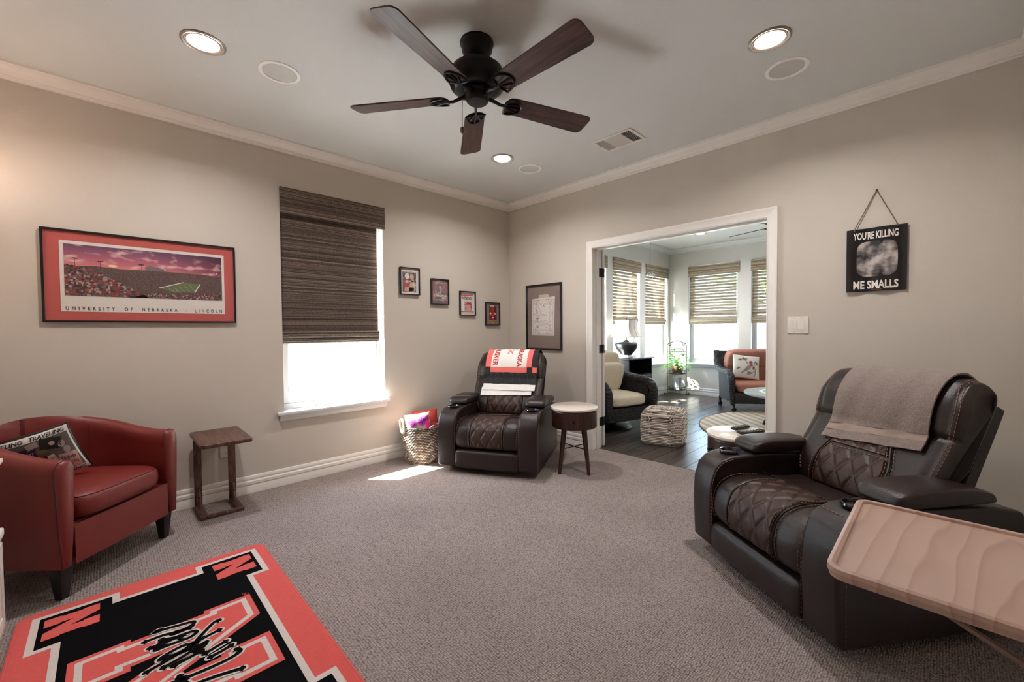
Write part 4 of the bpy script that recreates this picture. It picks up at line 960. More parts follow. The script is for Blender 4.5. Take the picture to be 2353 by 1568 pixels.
put_text(mb, 'HUSKER', xa+.045, sa+.115, .205, .055, qm, .025, rot=-PI/2); mb.build('lettering', REDINK, wp, smooth=False, fixn=False)
mb = MB(); put_text(mb, 'NEBRASKA', xb_-.075, sa+.14, .27, .05, qm, .025, rot=-PI/2); mb.build('lettering', REDINK, wp, smooth=False, fixn=False)
mb = MB(); put_text(mb, 'N', (xa+xb_)/2, sa+.165, .06, .06, qm, .05, rot=PI); mb.build('letter_patch', QPINK, wp, smooth=False, fixn=False)
mb = MB()
for i in range(7):
    for r in range(2):
        c = (.06+.14*i, .3+.42*r); P = [bf(c[0]+.035*math.cos(a), c[1]+.17*math.sin(a), .0075) for a in [k*.5 for k in range(9)]]; mb.tube(P, .0012, 4)
mb.build('quilting_stitch', M('grey_thread', (92, 92, 94), .7), bk, kind='stuff')
# ------------------------------------------------------------------ tables
def side_table(label, loc, rotz):
    t = thing('round_side_table', label, 'side table', loc, rotz, 'round marble-topped side tables')
    MB().lathe([(.196, .535), (.204, .540), (.206, .548), (.204, .556), (.196, .560), (.002, .560)], 56).build('top', MARBLE, t)
    dr_ = MB().lathe([(.190, .385), (.194, .392), (.194, .528), (.190, .535), (.002, .535)], 56).build('drum', WALNUT, t)
    # drawer front: a curved panel set into the drum
    mb = MB(); A = math.radians(48)
    def dp(u, v, o): a = PI/2-A+2*A*u; r = .1945+o; return (r*math.cos(a), r*math.sin(a), .398+.125*v)
    mb.grid(lambda u, v: dp(u, v, .0035), 20, 2); mb.grid(lambda u, v: dp(u, v, -.003), 20, 2)
    for e in (0, 1): mb.grid(lambda u, v, e=e: dp(u, e, -.003+.0065*v), 20, 2); mb.grid(lambda u, v, e=e: dp(e, u, -.003+.0065*v), 2, 2)
    dw = mb.build('drawer_front', WALNUT, t, fixn=False)
    MB().lathe([(.005, 0), (.004, .012), (.011, .018), (.012, .024), (.008, .027), (.001, .028)], 16).xf(Matrix.Translation((0, .197, .462)) @ Matrix.Rotation(-PI/2, 4, 'X')).build('knob', BRONZE, dw)
    for k in range(4):
        a = PI/4+k*PI/2; c, s = math.cos(a), math.sin(a)
        MB().tube([(.115*c, .115*s, .39), (.172*c, .172*s, 0)], [.024, .0145], 14).build('leg', WALNUT, t)
    for k in range(2):
        a = PI/4+k*PI/2; c, s = .145*math.cos(a), .145*math.sin(a); MB().tube([(c, s, .205), (-c, -s, .205)], .0045, 8).build('cross_brace', BLACK, t)
    return t
side_table('round marble-topped drum side table beside the corner recliner', (2.895, 2.215, 0), face(-.80, -.60))
side_table('round marble-topped drum side table behind the near recliner arm, holding remotes', (2.865, .87, 0), face(-.76, .65))
BTN = M('grey_rubber_button', (120, 116, 116), .6)
def remote(label, loc, rotz, L, w, bulge, rows):
    t = thing('remote_control', label, 'remote', loc, rotz, 'remotes on the side table')
    def pr_(s): return .55+.45*math.sin(PI*min(1, max(0, s*.9+.05)))**.5 if bulge else 1.0
    n = 24; V = MB()
    def fn(u, v):
        s = u; ww = w/2*(1-(.22*math.sin(PI*s)**2 if bulge else 0)); e = max(0, 1-abs(2*s-1)**8)**.5; a = 2*PI*v
        zc = .012+(.008*(1-math.sin(PI*s)) if bulge else 0); th = .010
        return (-L/2+L*s, ww*e*math.copysign(abs(math.cos(a))**.5, math.cos(a)), zc+th*e*math.copysign(abs(math.sin(a))**.6, math.sin(a)))
    V.grid(fn, n, 20, closev=True); b = V.build('body', M('black_plastic', (26, 24, 24), .35), t)
    bt = MB(); 
    for i in range(rows):
        for j in (-1, 0, 1):
            x = -L*.4+i*L*.8/(rows-1); z = .0215+(.008*(1-math.sin(PI*(x/L+.5))) if bulge else 0); bt.box(x-.004, x+.004, j*w*.26-.0045, j*w*.26+.0045, z-.001, z+.0022)
    bt.build('buttons', BTN, b, kind='stuff', bevel=.001, seg=1)
    return t
remote('slim straight black remote lying behind the curved one', (2.945, .905, .5605), math.radians(-17), .165, .042, False, 9)
remote('thick curved black remote lying in front of the slim one', (2.845, .815, .5605), math.radians(-29), .20, .052, True, 8)

# over-chair tray on a tube stand, cut off by the right frame edge
def maple():
    m = M('pale_maple_laminate', (192, 163, 149), .34, coat=.05); N, L, b = nodes(m); tc = N.new('ShaderNodeTexCoord'); mp = N.new('ShaderNodeMapping')
    mp.inputs['Scale'].default_value = (.16, 1.0, 1); mp.inputs['Location'].default_value = (.09, .045, 0); L.new(tc.outputs['Object'], mp.inputs[0])
    nz = N.new('ShaderNodeTexNoise'); nz.inputs['Scale'].default_value = 7; nz.inputs['Detail'].default_value = 2; L.new(mp.outputs[0], nz.inputs['Vector'])
    ad = N.new('ShaderNodeVectorMath'); ad.operation = 'MULTIPLY_ADD'; ad.inputs[1].default_value = (.10, .10, 0); L.new(nz.outputs['Color'], ad.inputs[0]); L.new(mp.outputs[0], ad.inputs[2])
    w = N.new('ShaderNodeTexWave'); w.wave_type = 'RINGS'; w.rings_direction = 'Z'; w.wave_profile = 'SAW'; w.inputs['Scale'].default_value = 9; w.inputs['Distortion'].default_value = .6; w.inputs['Detail'].default_value = 3; L.new(ad.outputs[0], w.inputs['Vector'])
    r = ramp(N, [(0, (200, 170, 156)), (.72, (190, 159, 145)), (.93, (178, 145, 132)), (1, (196, 166, 152))]); L.new(w.outputs['Fac'], r.inputs[0]); L.new(r.outputs[0], b.inputs['Base Color']); return m
TRAYWOOD = maple()
TZ = .725
tt = thing('tray_table', 'pale wood-grain tray table standing in front of the foreground recliner', 'tray table', (1.32, -.08, 0))
X1, X2, YA, YB = -.262, .225, .240, -.235
P = []
for cx, cy, a in ((X2-.03, YA-.03, 0), (X1+.03, YA-.03, 90), (X1+.03, YB+.03, 180), (X2-.03, YB+.03, 270)):
    for k in range(7): an = math.radians(a+15*k); P.append((cx+.03*math.cos(an), cy+.03*math.sin(an)))
tp = MB().prism(P, TZ-.022, TZ-.004).build('tray_top', TRAYWOOD, tt, bevel=.003)
mb = MB(); n = len(P); prof = [(0, TZ-.018), (-.004, TZ-.008), (-.003, TZ+.001), (.004, TZ+.004), (.011, TZ+.002), (.013, TZ-.004)]
rings = [[(x, y, z) for x, y in offset_poly(P, d)] for d, z in prof]
for a, b in zip(rings, rings[1:]): mb.add(a+b, [(i, (i+1) % n, n+(i+1) % n, n+i) for i in range(n)])
mb.build('rim', TRAYWOOD, tp, fixn=True)
MB().box(X1+.0045, X1+.048, YB+.01, YA-.02, TZ-.0045, TZ-.0015).build('pencil_ledge', TRAYWOOD, tp, bevel=.001, seg=1) if False else None
MB().box(X1-.008, X1-.0035, YB+.04, -.055, TZ-.022, TZ-.004).build('front_lip', TRAYWOOD, tp, bevel=.001, seg=1)
LEGM = M('brushed_steel_tube', (150, 130, 122), .3, metal=.9)
for s in (-1, 1):
    MB().tube(catmull([(s*.17, .12, TZ-.026), (s*.17, .08, .672), (s*.17, -.027, .622), (s*.17, -.15, .565), (s*.17, -.205, .52), (s*.17, -.222, .44), (s*.17, -.222, .2), (s*.17, -.222, .012)], 4), .0058, 10).build('leg', LEGM, tt)
    MB().tube([(s*.17, .20, .010), (s*.17, -.222, .010)], .0095, 10).build('base_tube', LEGM, tt)
MB().tube([(-.17, -.222, .010), (.17, -.222, .010)], .0095, 10).build('rear_tube', LEGM, tt)
MB().tube([(-.17, .12, TZ-.028), (.17, .12, TZ-.028)], .006, 8).build('pivot_bar', LEGM, tt)

# narrow C-shaped stand by the window wall
cs = thing('narrow_table', 'narrow dark oak C-shaped table standing beside the red armchair', 'side table', (.53, 3.35, 0))
P = []
for cx, cy, a in ((.115, .22, 0), (-.115, .22, 90), (-.115, -.22, 180), (.115, -.22, 270)):
    for k in range(6): an = math.radians(a+18*k); P.append((cx+.025*math.cos(an), cy+.025*math.sin(an)))
MB().prism(P, .512, .536).build('top', OAKDARK, cs, bevel=.006, seg=3)
for s in (-1, 1):
    x0, x1 = sorted((s*.078, s*.122))
    MB().box(x0, x1, .222, .245, .02, .514).build('upright', OAKDARK, cs, bevel=.003)
    MB().box(x0, x1, -.015, .245, 0, .022).build('foot_rail', OAKDARK, cs, bevel=.005)
    br = MB().tube([(s*.10, .215, .135), (s*.10, .165, .018)], .0115, 10).build('brace', OAKDARK, cs)
    MB().tube([(s*.10, .190, .088), (s*.10, .180, .086)], .006, 8).build('bolt', BLACK, br)
MB().box(-.122, .122, -.03, .0, 0, .024).build('front_rail', OAKDARK, cs, bevel=.008, seg=3)

# ------------------------------------------------------------------ red barrel armchair
bc = thing('barrel_armchair', 'red leather barrel armchair on tapered black legs in the left corner', 'armchair', (.045, 2.995, 0), math.atan2(.725, .688))
# local x across (+x = far arm), y: front is -y?  (rot maps +x to (.688,.725)); forward = (.725,-.688) = local -y
RI, ST = .245, .27
def upath(a):
    """a 0..1 from one arm front round the back to the other; returns point and outward normal (inner line)."""
    L1 = ST; L2 = PI*RI; T = 2*L1+L2; s = a*T
    if s < L1: return (-RI, s, -1, 0)
    if s > L1+L2: return (RI, T-s, 1, 0)
    th = PI-(s-L1)/RI; return (RI*math.cos(th), ST+RI*math.sin(th), math.cos(th), math.sin(th))
def hz(a): q = 1-abs(2*a-1); return .648+.128*smooth(.0, 1.0, q)
def sect(h):
    return [(.045, .15), (.025, .30), (.008, h-.07), (.010, h-.035), (.024, h-.010), (.050, h), (.078, h-.010), (.096, h-.036), (.100, h-.075), (.088, .32), (.074, .15)]
na = 60; V = MB(); vs_ = []; m = 11
def ring(a, pull=0.0, shrink=1.0):
    x, y, nx_, ny_ = upath(a); S = sect(hz(a)); c = (.055, (hz(a)+.15)/2); out = []
    for o, z in S:
        o = c[0]+(o-c[0])*shrink; z = c[1]+(z-c[1])*(1-(1-shrink)*.12); out.append((x+nx_*o, y-pull, z))
    return out
rings = [ring(0, .024, .55), ring(0, .018, .82), ring(0, .008, .96)]+[ring(i/(na-1)) for i in range(na)]+[ring(1, .008, .96), ring(1, .018, .82), ring(1, .024, .55)]
for r in rings: vs_ += r
nr = len(rings); F = [(i*m+j, i*m+(j+1) % m, (i+1)*m+(j+1) % m, (i+1)*m+j) for i in range(nr-1) for j in range(m)]
F += [tuple(range(m)), tuple((nr-1)*m+j for j in range(m))]
V.add(vs_, F); shell = V.build('shell', REDLEATHER, bc, angle=60)
for a in (.30, .70): # vertical seams of the inner back
    sm_ = MB(); x, y, nx_, ny_ = upath(a); S = sect(hz(a)); sm_.tube([(x+nx_*(o-.0015 if k < 4 else o), y+ny_*(o-.0015 if k < 4 else o), z+(.002 if k >= 4 else 0)) for k, (o, z) in enumerate(S[1:8])], .0022, 6); sm_.build('back_seam', REDSEAM, shell)
for e, pl_ in ((0, .006), (1, .006)):
    sm_ = MB(); x, y, nx_, ny_ = upath(e); S = sect(hz(e)); sm_.tube([(x+nx_*(.055+(o-.055)*.985), y-pl_, z*.999+.0008) for o, z in S], .0032, 6); sm_.build('arm_piping', REDSEAM, shell)
mb = MB(); mb.prism([(-.272, .004), (.272, .004)]+[(.284*math.cos(q*PI/20), .262+.284*math.sin(q*PI/20)) for q in range(21)]+[], .155, .325)
mb.build('seat_base', REDLEATHER, bc)
ap = MB(); ap.grid(lambda u, v: (-.265+.53*u, -.014-.006*math.sin(PI*u), .15+.185*v), 12, 6); ap.grid(lambda u, v: (-.265+.53*u, .02, .15+.185*v), 2, 2)
ap.build('front_apron', REDLEATHER, bc, fixn=False)
# cushion, D-shaped, crowned
def cush(u, v):
    a = 2*PI*u; c, s = math.cos(a), math.sin(a); ex = .242*math.copysign(abs(c)**.42, c); ey = .215+(.245*math.copysign(abs(s)**(.55 if s > 0 else .28), s))
    ph = PI*v-PI/2; k = max(0, math.cos(ph))**.16; zz = math.sin(ph); r = k
    return (ex*r, .215+(ey-.215)*r, .395+.062*math.copysign(abs(zz)**.7, zz)+(.018*(1-r*r) if zz > 0 else 0))
cm = MB(); cm.grid(cush, 64, 26, closeu=True); co = cm.build('seat_cushion', REDLEATHER, bc)
pi = MB(); pi.tube([(cush(k/64, .74)[0], cush(k/64, .74)[1], cush(k/64, .74)[2]) for k in range(64)], .0035, 6, closed=True); pi.build('piping', REDSEAM, co)
for x, y in ((-.285, .035), (.285, .035), (-.2, .44), (.2, .44)):
    q = 1; lg = MB(); lg.add([(x-.030, y-.030, .155), (x+.030, y-.030, .155), (x+.030, y+.030, .155), (x-.030, y+.030, .155), (x-.017, y-.017, 0), (x+.017, y-.017, 0), (x+.017, y+.017, 0), (x-.017, y+.017, 0)], [(0, 1, 2, 3), (7, 6, 5, 4), (0, 1, 5, 4), (1, 2, 6, 5), (2, 3, 7, 6), (3, 0, 4, 7)])
    lg.build('leg', BLACKWOOD, bc, bevel=.003)
# ------------------------------------------------------------------ team rug (reads towards +Y, letters' tops towards -X)
RX0, RX1, RY0, RY1 = -.302, .613, 1.165, 2.715
rg = thing('logo_rug', 'red and black rug with block letter N and script, before the red armchair', 'rug', ((RX0+RX1)/2, (RY0+RY1)/2, 0))
cx_, cy_ = (RX0+RX1)/2, (RY0+RY1)/2
def RG(k): return lambda u, v: (-v, u, .0125+k*.0005)          # u along +Y, v up = -X, both from the centre
def rugpoly(name, mat, P, k, par=rg, skirt=.001):
    n = len(P); g = RG(k); top = [g(*p) for p in P]; mb = MB(); mb.poly(top)
    mb.add(top+[(a, b, c-skirt) for a, b, c in top], [(i, (i+1) % n, n+(i+1) % n, n+i) for i in range(n)]); return mb.build(name, mat, par, smooth=False, fixn=False)
a, b, r = (RY1-RY0)/2, (RX1-RX0)/2, .05; P = []
for x, y, an0 in ((a-r, b-r, 0), (-a+r, b-r, 90), (-a+r, -b+r, 180), (a-r, -b+r, 270)):
    for k in range(8): an = math.radians(an0+90*k/7); P.append((x+r*math.cos(an), y+r*math.sin(an)))
mb = MB(); n = len(P); prof = [(0, 0), (0, .008), (.003, .0115), (.008, .0125), (.012, .0115), (.016, .0125)]
rings = [[(-v, u, z) for u, v in offset_poly(P, d)] for d, z in prof]
for p, q in zip(rings, rings[1:]): mb.add(p+q, [(i, (i+1) % n, n+(i+1) % n, n+i) for i in range(n)])
mb.poly(rings[-1]); mb.build('red_pile', REDRUG, rg)
def frame_shape(ins):
    A, B = a-.055, b-.048; n1, n2 = .29, .268; st = .072; su = .070   # corner block sizes and the step inwards
    Q = [(A, B), (A-n1, B), (A-n1, B-st), (-A+n1, B-st), (-A+n1, B), (-A, B), (-A, B-n2), (-A+su, B-n2), (-A+su, -B+n2), (-A, -B+n2), (-A, -B), (-A+n1, -B), (-A+n1, -B+st), (A-n1, -B+st), (A-n1, -B), (A, -B), (A, -B+n2), (A-su, -B+n2), (A-su, B-n2), (A, B-n2)]
    return offset_poly(Q, ins)
rugpoly('white_outline', WHITERUG, frame_shape(0), 1); rugpoly('black_field', BLACKRUG, frame_shape(.024), 2)
NB = [(0, 0), (.206, 0), (.206, .165), (.182, .165), (.182, .307), (.354, 0), (.54, 0), (.54, .172), (.520, .172), (.520, .404), (.54, .404), (.54, .576), (.334, .576), (.334, .411), (.358, .411), (.358, .269), (.186, .576), (0, .576), (0, .404), (.020, .404), (.020, .172), (0, .172)]
def N_at(cu, cv, su, sv): return [(cu+(u-.27)*su/.54, cv+(v-.288)*sv/.576) for u, v in NB]
for su_ in (1, -1):
    for sv_ in (1, -1):
        rugpoly('letter', REDRUG, N_at(su_*(2.527-cy_), sv_*.288, .165, .165), 4)
big = N_at(0, 0, .54, .576); NC = 1.94-cy_
big = [(u+NC, v) for u, v in big]
rugpoly('letter', REDRUG, big, 4); rugpoly('white_inline', WHITERUG, offset_poly(big, .020), 5); rugpoly('letter_core', REDRUG, offset_poly(big, .041), 6)
# script across the letter, in (u, v) from the letter's lower left corner
SCR = [[(.525,.321),(.513,.335),(.517,.316),(.499,.249),(.488,.214),(.468,.217),(.459,.245),(.459,.279)],
       [(.478,.370),(.474,.310),(.455,.263),(.453,.224)],
       [(.449,.322),(.428,.283),(.424,.256),(.417,.221),(.399,.214),(.386,.234),(.386,.262),(.391,.310),(.392,.340),(.408,.328),(.419,.287),(.410,.259)],
       [(.423,.358),(.422,.335),(.433,.312)],
       [(.419,.132),(.420,.153),(.352,.215),(.333,.227),(.348,.262),(.337,.312),(.321,.333),(.315,.302),(.318,.254),(.333,.228)],
       [(.352,.142),(.343,.190),(.328,.228),(.303,.224),(.311,.193),(.289,.204),(.277,.226)],
       [(.280,.376),(.297,.314),(.315,.256)],[(.264,.330),(.275,.285),(.292,.237)],[(.247,.302),(.260,.240),(.262,.212)],
       [(.260,.136),(.250,.172),(.238,.212)],[(.220,.125),(.210,.160),(.205,.20)],
       [(.06,.12),(.09,.22),(.10,.32),(.08,.40),(.055,.41),(.05,.37),(.08,.34)],[(.19,.42),(.17,.36),(.15,.26),(.145,.16),(.16,.11),(.185,.12)],[(.06,.25),(.12,.275),(.18,.29)]]
def SP(p): return (p[0]-.27+NC, p[1]-.288)
for nm, mat, w, k in (('script_outline', WHITERUG, .031, 8), ('script', BLACKRUG, .0155, 10)):
    for s_ in SCR:
        mb = MB(); Q = catmull([SP(p) for p in s_], 6); strokes(mb, RG(k+(.2 if nm == 'script' else 0)), Q, w)
        for e in (Q[0], Q[-1]): mb.poly([RG(k)(*p) for p in circ(e[0], e[1], w/2, 12)])
        mb.build(nm, mat, rg, smooth=False, fixn=False)
mb = MB()
for q in ((.549, .01), (.556, .018)): strokes(mb, RG(5), [SP(p) for p in circ(q[0], q[1], .008, 10)], .002)
mb.build('mark', REDRUG, rg, smooth=False, fixn=False)

# ------------------------------------------------------------------ pillows
def pillow_fn(w, h, th, pinch=.05):
    def fn(x, y, side=1):
        u, v = 2*x/w, 2*y/h; e = max(0, (1-u*u))*max(0, (1-v*v)); z = th/2*e**.42
        k = 1-pinch*(1-abs(u)**2)*abs(v)**3; k2 = 1-pinch*(1-abs(v)**2)*abs(u)**3
        return (x*k2, y*k, side*z)
    return fn
def pillow(name, label, matw, w, h, th, mat, cat='pillow', pipe=None, group=None):
    t = thing(name, label, cat, (0, 0, 0), 0, group); fn = pillow_fn(w, h, th)
    mb = MB(); n = 26
    def g(sd): return lambda u, v: fn((math.sin(PI/2*(2*u-1)))*w/2, (math.sin(PI/2*(2*v-1)))*h/2, sd)
    mb.grid(g(1), n, n); mb.grid(g(-1), n, n)
    me = mb.build('cover', mat, t, fixn=False, angle=80)
    if pipe:
        pts = [fn(x, y) for x, y in [(-w/2+w*k/20, -h/2) for k in range(20)]+[(w/2, -h/2+h*k/20) for k in range(20)]+[(w/2-w*k/20, h/2) for k in range(20)]+[(-w/2, h/2-h*k/20) for k in range(20)]]
        MB().tube(pts, .004, 6, closed=True).build('piping', pipe, me)
    t.matrix_world = matw; return t, me, (lambda d: (lambda x, y: tuple(Vector(fn(x, y))+Vector((0, 0, d)))))
def frame_m(o, xdir, ydir):
    x = Vector(xdir).normalized(); y = Vector(ydir); y = (y-x*y.dot(x)).normalized(); z = x.cross(y); m = Matrix((x, y, z)).transposed().to_4x4(); m.translation = Vector(o); return m
def patch(name, par, mat, F, P, nsub=5):
    """polygon pressed onto a curved cover, subdivided so that it follows it."""
    bm = bmesh.new(); vs = [bm.verts.new((p[0], p[1], 0)) for p in P]; bm.faces.new(vs); bmesh.ops.triangulate(bm, faces=bm.faces)
    for _ in range(nsub):
        ed = [e for e in bm.edges if e.calc_length() > .022]
        if not ed: break
        bmesh.ops.subdivide_edges(bm, edges=ed, cuts=1)
        bmesh.ops.triangulate(bm, faces=[f for f in bm.faces if len(f.verts) > 3])
    bm.verts.index_update(); mb = MB(); mb.add([F(v.co.x, v.co.y) for v in bm.verts], [tuple(v.index for v in f.verts) for f in bm.faces]); bm.free()
    return mb.build(name, mat, par, smooth=True, fixn=False)
def rot2(P, cx, cy, a): c, s = math.cos(a), math.sin(a); return [(cx+x*c-y*s, cy+x*s+y*c) for x, y in P]

# travel pillow leaning in the red armchair
pw_, ph_ = .33, .275
RE = Vector((-.112, 3.165, .640)); xd = Vector((.936, -.213, .281)).normalized(); yd = Vector((-.40, -.185, .91))
tpil, tcov, TF = pillow('throw_pillow', 'black and white travel print pillow leaning in the red armchair', frame_m(RE-xd*(pw_/2), xd, yd), pw_, ph_, .10, BLACKFRAME)
def tpatch(nm, mat, P, d): return patch(nm, tcov, mat, TF(d), P)
tpatch('print_ground', WHITECLOTH, rectp(-.160, .160, -.132, .132), .0015)
tpatch('print_field', flat('charcoal_print', (104, 98, 95)), rectp(-.160, .154, -.102, .102), .003)
GR1 = flat('grey_tag_print', (168, 158, 152))
for nm, mat, Q in (('luggage_tag', PAPER, rot2(rectp(-.026, .026, -.04, .04), -.085, .03, .75)), ('passport', NAVY, rot2(rectp(-.04, .04, -.055, .055), -.018, .020, -.10)), ('camera_print', flat('dark_camera_print', (36, 32, 31)), rot2(rectp(-.040, .036, -.030, .030), .085, .068, -.28)),
                   ('ticket_book', flat('pale_pink_print', (205, 168, 156)), rot2(rectp(-.034, .034, -.045, .045), .115, -.052, -.12)), ('boarding_slip', PAPER, rot2(rectp(-.021, .021, -.05, .05), .062, -.040, .16)), ('stamp_print', DKRED, rot2(rectp(-.02, .02, -.016, .016), .030, .000, -.1)), ('badge_print', GREENINK, rot2(circ(0, 0, .026, 20, .012), .042, .040, -.25)), ('compass_print', GR1, circ(.022, -.062, .028, 20)), ('glasses_print', GR1, rot2(circ(0, 0, .013, 14, .020), .118, .048, -.35)), ('glasses_print', GR1, rot2(circ(0, 0, .013, 14, .020), .126, .012, -.2)), ('map_print', GR1, rot2(rectp(-.05, .05, -.02, .02), -.10, -.07, .2)), ('postcard_print', GR1, rot2(rectp(-.022, .022, -.014, .014), .020, .082, .2))):
    tpatch(nm, mat, Q, .0045)
tpatch('lens_print', GR1, circ(.088, .068, .011, 14), .006); tpatch('lens_print', SKIN, circ(.088, .068, .005, 10), .0072)
def ttext(s, cx, cy, w, h, mat, rot=0, bold=.02, shear=0):
    mb = MB(); put_text(mb, s, cx, cy, w, h, TF(.0065), bold, rot, shear); mb.build('lettering', mat, tcov, smooth=False, fixn=False)
ttext('TRAVELING', -.075, .117, .15, .020, INK, 0, .02, .25); ttext('TRAVELING', .085, .117, .13, .020, INK, 0, .02, .25); ttext('TRAVELING', .075, -.117, .15, .020, INK, 0, .02, .25)
ttext('PASSPORT', -.018, .046, .066, .014, PAPER, -.10); ttext('Tickets', .115, -.032, .056, .020, NAVY, -.12, .02, .2); ttext('TRAVEL', .115, -.066, .058, .014, DKRED, -.12)
ttext('BON VOYAGE', .042, .040, .036, .007, GOLD, -.25); ttext('FRAGILE', -.09, .04, .04, .010, INK, .75)
for k in range(5): ttext('BOARDING PASS', .067-.0028*k, -.008-.016*k, .034, .006, INK, .16)

# ------------------------------------------------------------------ woven basket with cushions
def rope_mat(name, light, dark, thr=.5):
    m = M(name, light, .9); N, L, b = nodes(m); at_ = N.new('ShaderNodeAttribute'); at_.attribute_name = 'tone'
    r = ramp(N, [(0, dark), (.45, tuple((a+c)//2 for a, c in zip(light, dark))), (1, light)]); L.new(at_.outputs['Fac'], r.inputs[0]); L.new(r.outputs[0], b.inputs['Base Color']); return m
def set_tone(o, tones):
    at_ = o.data.attributes.new('tone', 'FLOAT', 'POINT'); at_.data.foreach_set('value', tones)
bk_ = thing('wicker_basket', 'round braided basket full of cushions between window and recliner', 'basket', (2.128, 3.41, 0))
nu, nv = 240, 92; rd = random.Random(4); tone = []; vs_ = []
rows, cols = 23, 46; cellv = {(i, j): rd.random() for i in range(rows+1) for j in range(cols)}
def bas(u, v, o=0):
    z = .345*v; r0 = .158+.050*v**.8; rr = v*rows; i = int(rr); fr_ = rr-i; cc = u*cols+(.5 if i % 2 else 0); j = int(cc) % cols; fc = cc-int(cc)
    bump = math.sin(PI*fr_)**.7*(.35+.65*math.sin(PI*fc)**.7); r = r0+.010*bump+o; a = 2*PI*u
    ha = math.exp(-((math.atan2(math.sin(a-3.12), math.cos(a-3.12)))/.33)**4); z += .03*v**6*ha
    tn = bump*(.45+.75*cellv[(i % rows, j)]); return (r*math.cos(a), r*math.sin(a), z), tn
for i in range(nu):
    for j in range(nv):
        p, tn = bas(i/nu, j/(nv-1)); vs_.append(p); tone.append(tn)
F = [(i*nv+j, ((i+1) % nu)*nv+j, ((i+1) % nu)*nv+j+1, i*nv+j+1) for i in range(nu) for j in range(nv-1)]
mb = MB(); mb.add(vs_, F); bo = mb.build('woven_wall', rope_mat('seagrass_braid', (186, 172, 154), (36, 27, 22)), bk_, fixn=False); set_tone(bo, tone)
MB().lathe([(.002, .006), (.155, .006), (.195, .33)], 40, caps=False).build('liner', M('basket_inside', (70, 58, 48), .9), bk_)
a = 3.12; rm = .206; hp = []
for k in range(28):
    th = 2*PI*k/28; da = .16*math.cos(th); z = .345+.062*math.sin(th); r = .158+.050*min(1.15, z/.345)**.8+.008; hp.append((r*math.cos(a+da), r*math.sin(a+da), z+.006))
MB().tube(hp, .012, 8, closed=True).build('handle', M('handle_braid', (176, 160, 142), .9, var=(120, .5), bump=('n', 150, 1)), bk_)
def flower_mat():
    m = M('floral_print', (176, 168, 164), .85); N, L, b = nodes(m); tc = N.new('ShaderNodeTexCoord'); v = N.new('ShaderNodeTexVoronoi'); v.inputs['Scale'].default_value = 9; L.new(tc.outputs['Object'], v.inputs['Vector'])
    sp = N.new('ShaderNodeSeparateColor'); L.new(v.outputs['Color'], sp.inputs[0]); r = ramp(N, [(0, (196, 56, 146)), (.25, (200, 74, 84)), (.45, (96, 132, 184)), (.6, (150, 170, 90)), (.75, (200, 96, 160)), (.9, (40, 76, 84))], 'CONSTANT'); L.new(sp.outputs[0], r.inputs[0])
    mx = N.new('ShaderNodeMix'); mx.data_type = 'RGBA'; g = N.new('ShaderNodeMath'); g.operation = 'GREATER_THAN'; g.inputs[1].default_value = .052*9; L.new(v.outputs['Distance'], g.inputs[0]); L.new(g.outputs[0], mx.inputs['Factor']); L.new(r.outputs[0], mx.inputs['A']); mx.inputs['B'].default_value = lin((184, 186, 176))
    L.new(mx.outputs['Result'], b.inputs['Base Color']); return m
fp, fcov, FF = pillow('throw_pillow', 'bright floral print cushion standing in the basket', frame_m((2.06, 3.385, .352), (.80, -.55, .10), (-.02, .12, 1)), .235, .20, .08, flower_mat())
for (x, y, r, c1) in ((.045, .03, .036, (214, 70, 190)), (-.04, .02, .030, (228, 80, 150)), (.085, .045, .028, (226, 84, 92))):
    for k in range(7):
        an = 2*PI*k/7; patch('petal', fcov, flat('violet_petal', (92, 44, 132)), FF(.004), rot2(circ(r*.55, 0, r*.42, 8, r*.15), x, y, an))
    patch('petal', fcov, flat('bright_petal', c1), FF(.002), circ(x, y, r*1.25, 14))
pillow('throw_pillow', 'plain brick red cushion behind the floral one in the basket', frame_m((2.185, 3.455, .35), (.80, -.55, .10), (.05, .3, 1)), .24, .22, .10, M('brick_red_cloth', (172, 52, 44), .85))
mb = MB()
for k in range(5):
    mb.tube([(-.09+.02*k, -.06+.03*k, 0), (-.03, -.05+.03*k, .03), (.04, -.05+.028*k, .028), (.10, -.04+.02*k, .0)], .022, 8)
tag(mb.build('folded_throw', M('maroon_knit', (116, 46, 44), .95, bump=('n', 200, 1)), None, loc=(2.19, 3.315, .30)), 'maroon knit throw tucked in the basket beside the recliner', 'throw')

# ------------------------------------------------------------------ white cabinet, only its edge shows at far left
wc = thing('white_cabinet', 'white painted cabinet edge with moulded top at the left frame edge', 'cabinet', (-.455, 2.28, 0))
MB().box(-.15, .138, -.40, .398, .697, .715).build('top_board', TRIM, wc, bevel=.006, seg=3)
MB().box(-.15, .128, -.39, .392, .668, .696).build('top_moulding', TRIM, wc, bevel=.010, seg=3)
MB().box(-.15, .03, -.38, .31, .43, .668).build('upper_body', TRIM, wc, smooth=False)
MB().box(-.15, .126, -.40, .392, .02, .40).build('lower_body', TRIM, wc, bevel=.002)
MB().box(-.15, .134, -.40, .399, .396, .43).build('ledge_moulding', TRIM, wc, bevel=.010, seg=3)
MB().box(-.15, .120, -.38, .38, 0, .02).build('plinth', TRIM, wc, smooth=False)
for y0, y1 in ((.03, .36), (-.37, -.01)):
    d = MB()
    for p in ((.126, .132, y0, y1, .05, .09), (.126, .132, y0, y1, .34, .38), (.126, .132, y0, y0+.045, .09, .34), (.126, .132, y1-.045, y1, .09, .34)): d.box(*p)
    d.box(.126, .128, y0, y1, .05, .38); d.build('door', TRIM, wc, bevel=.001, seg=1)
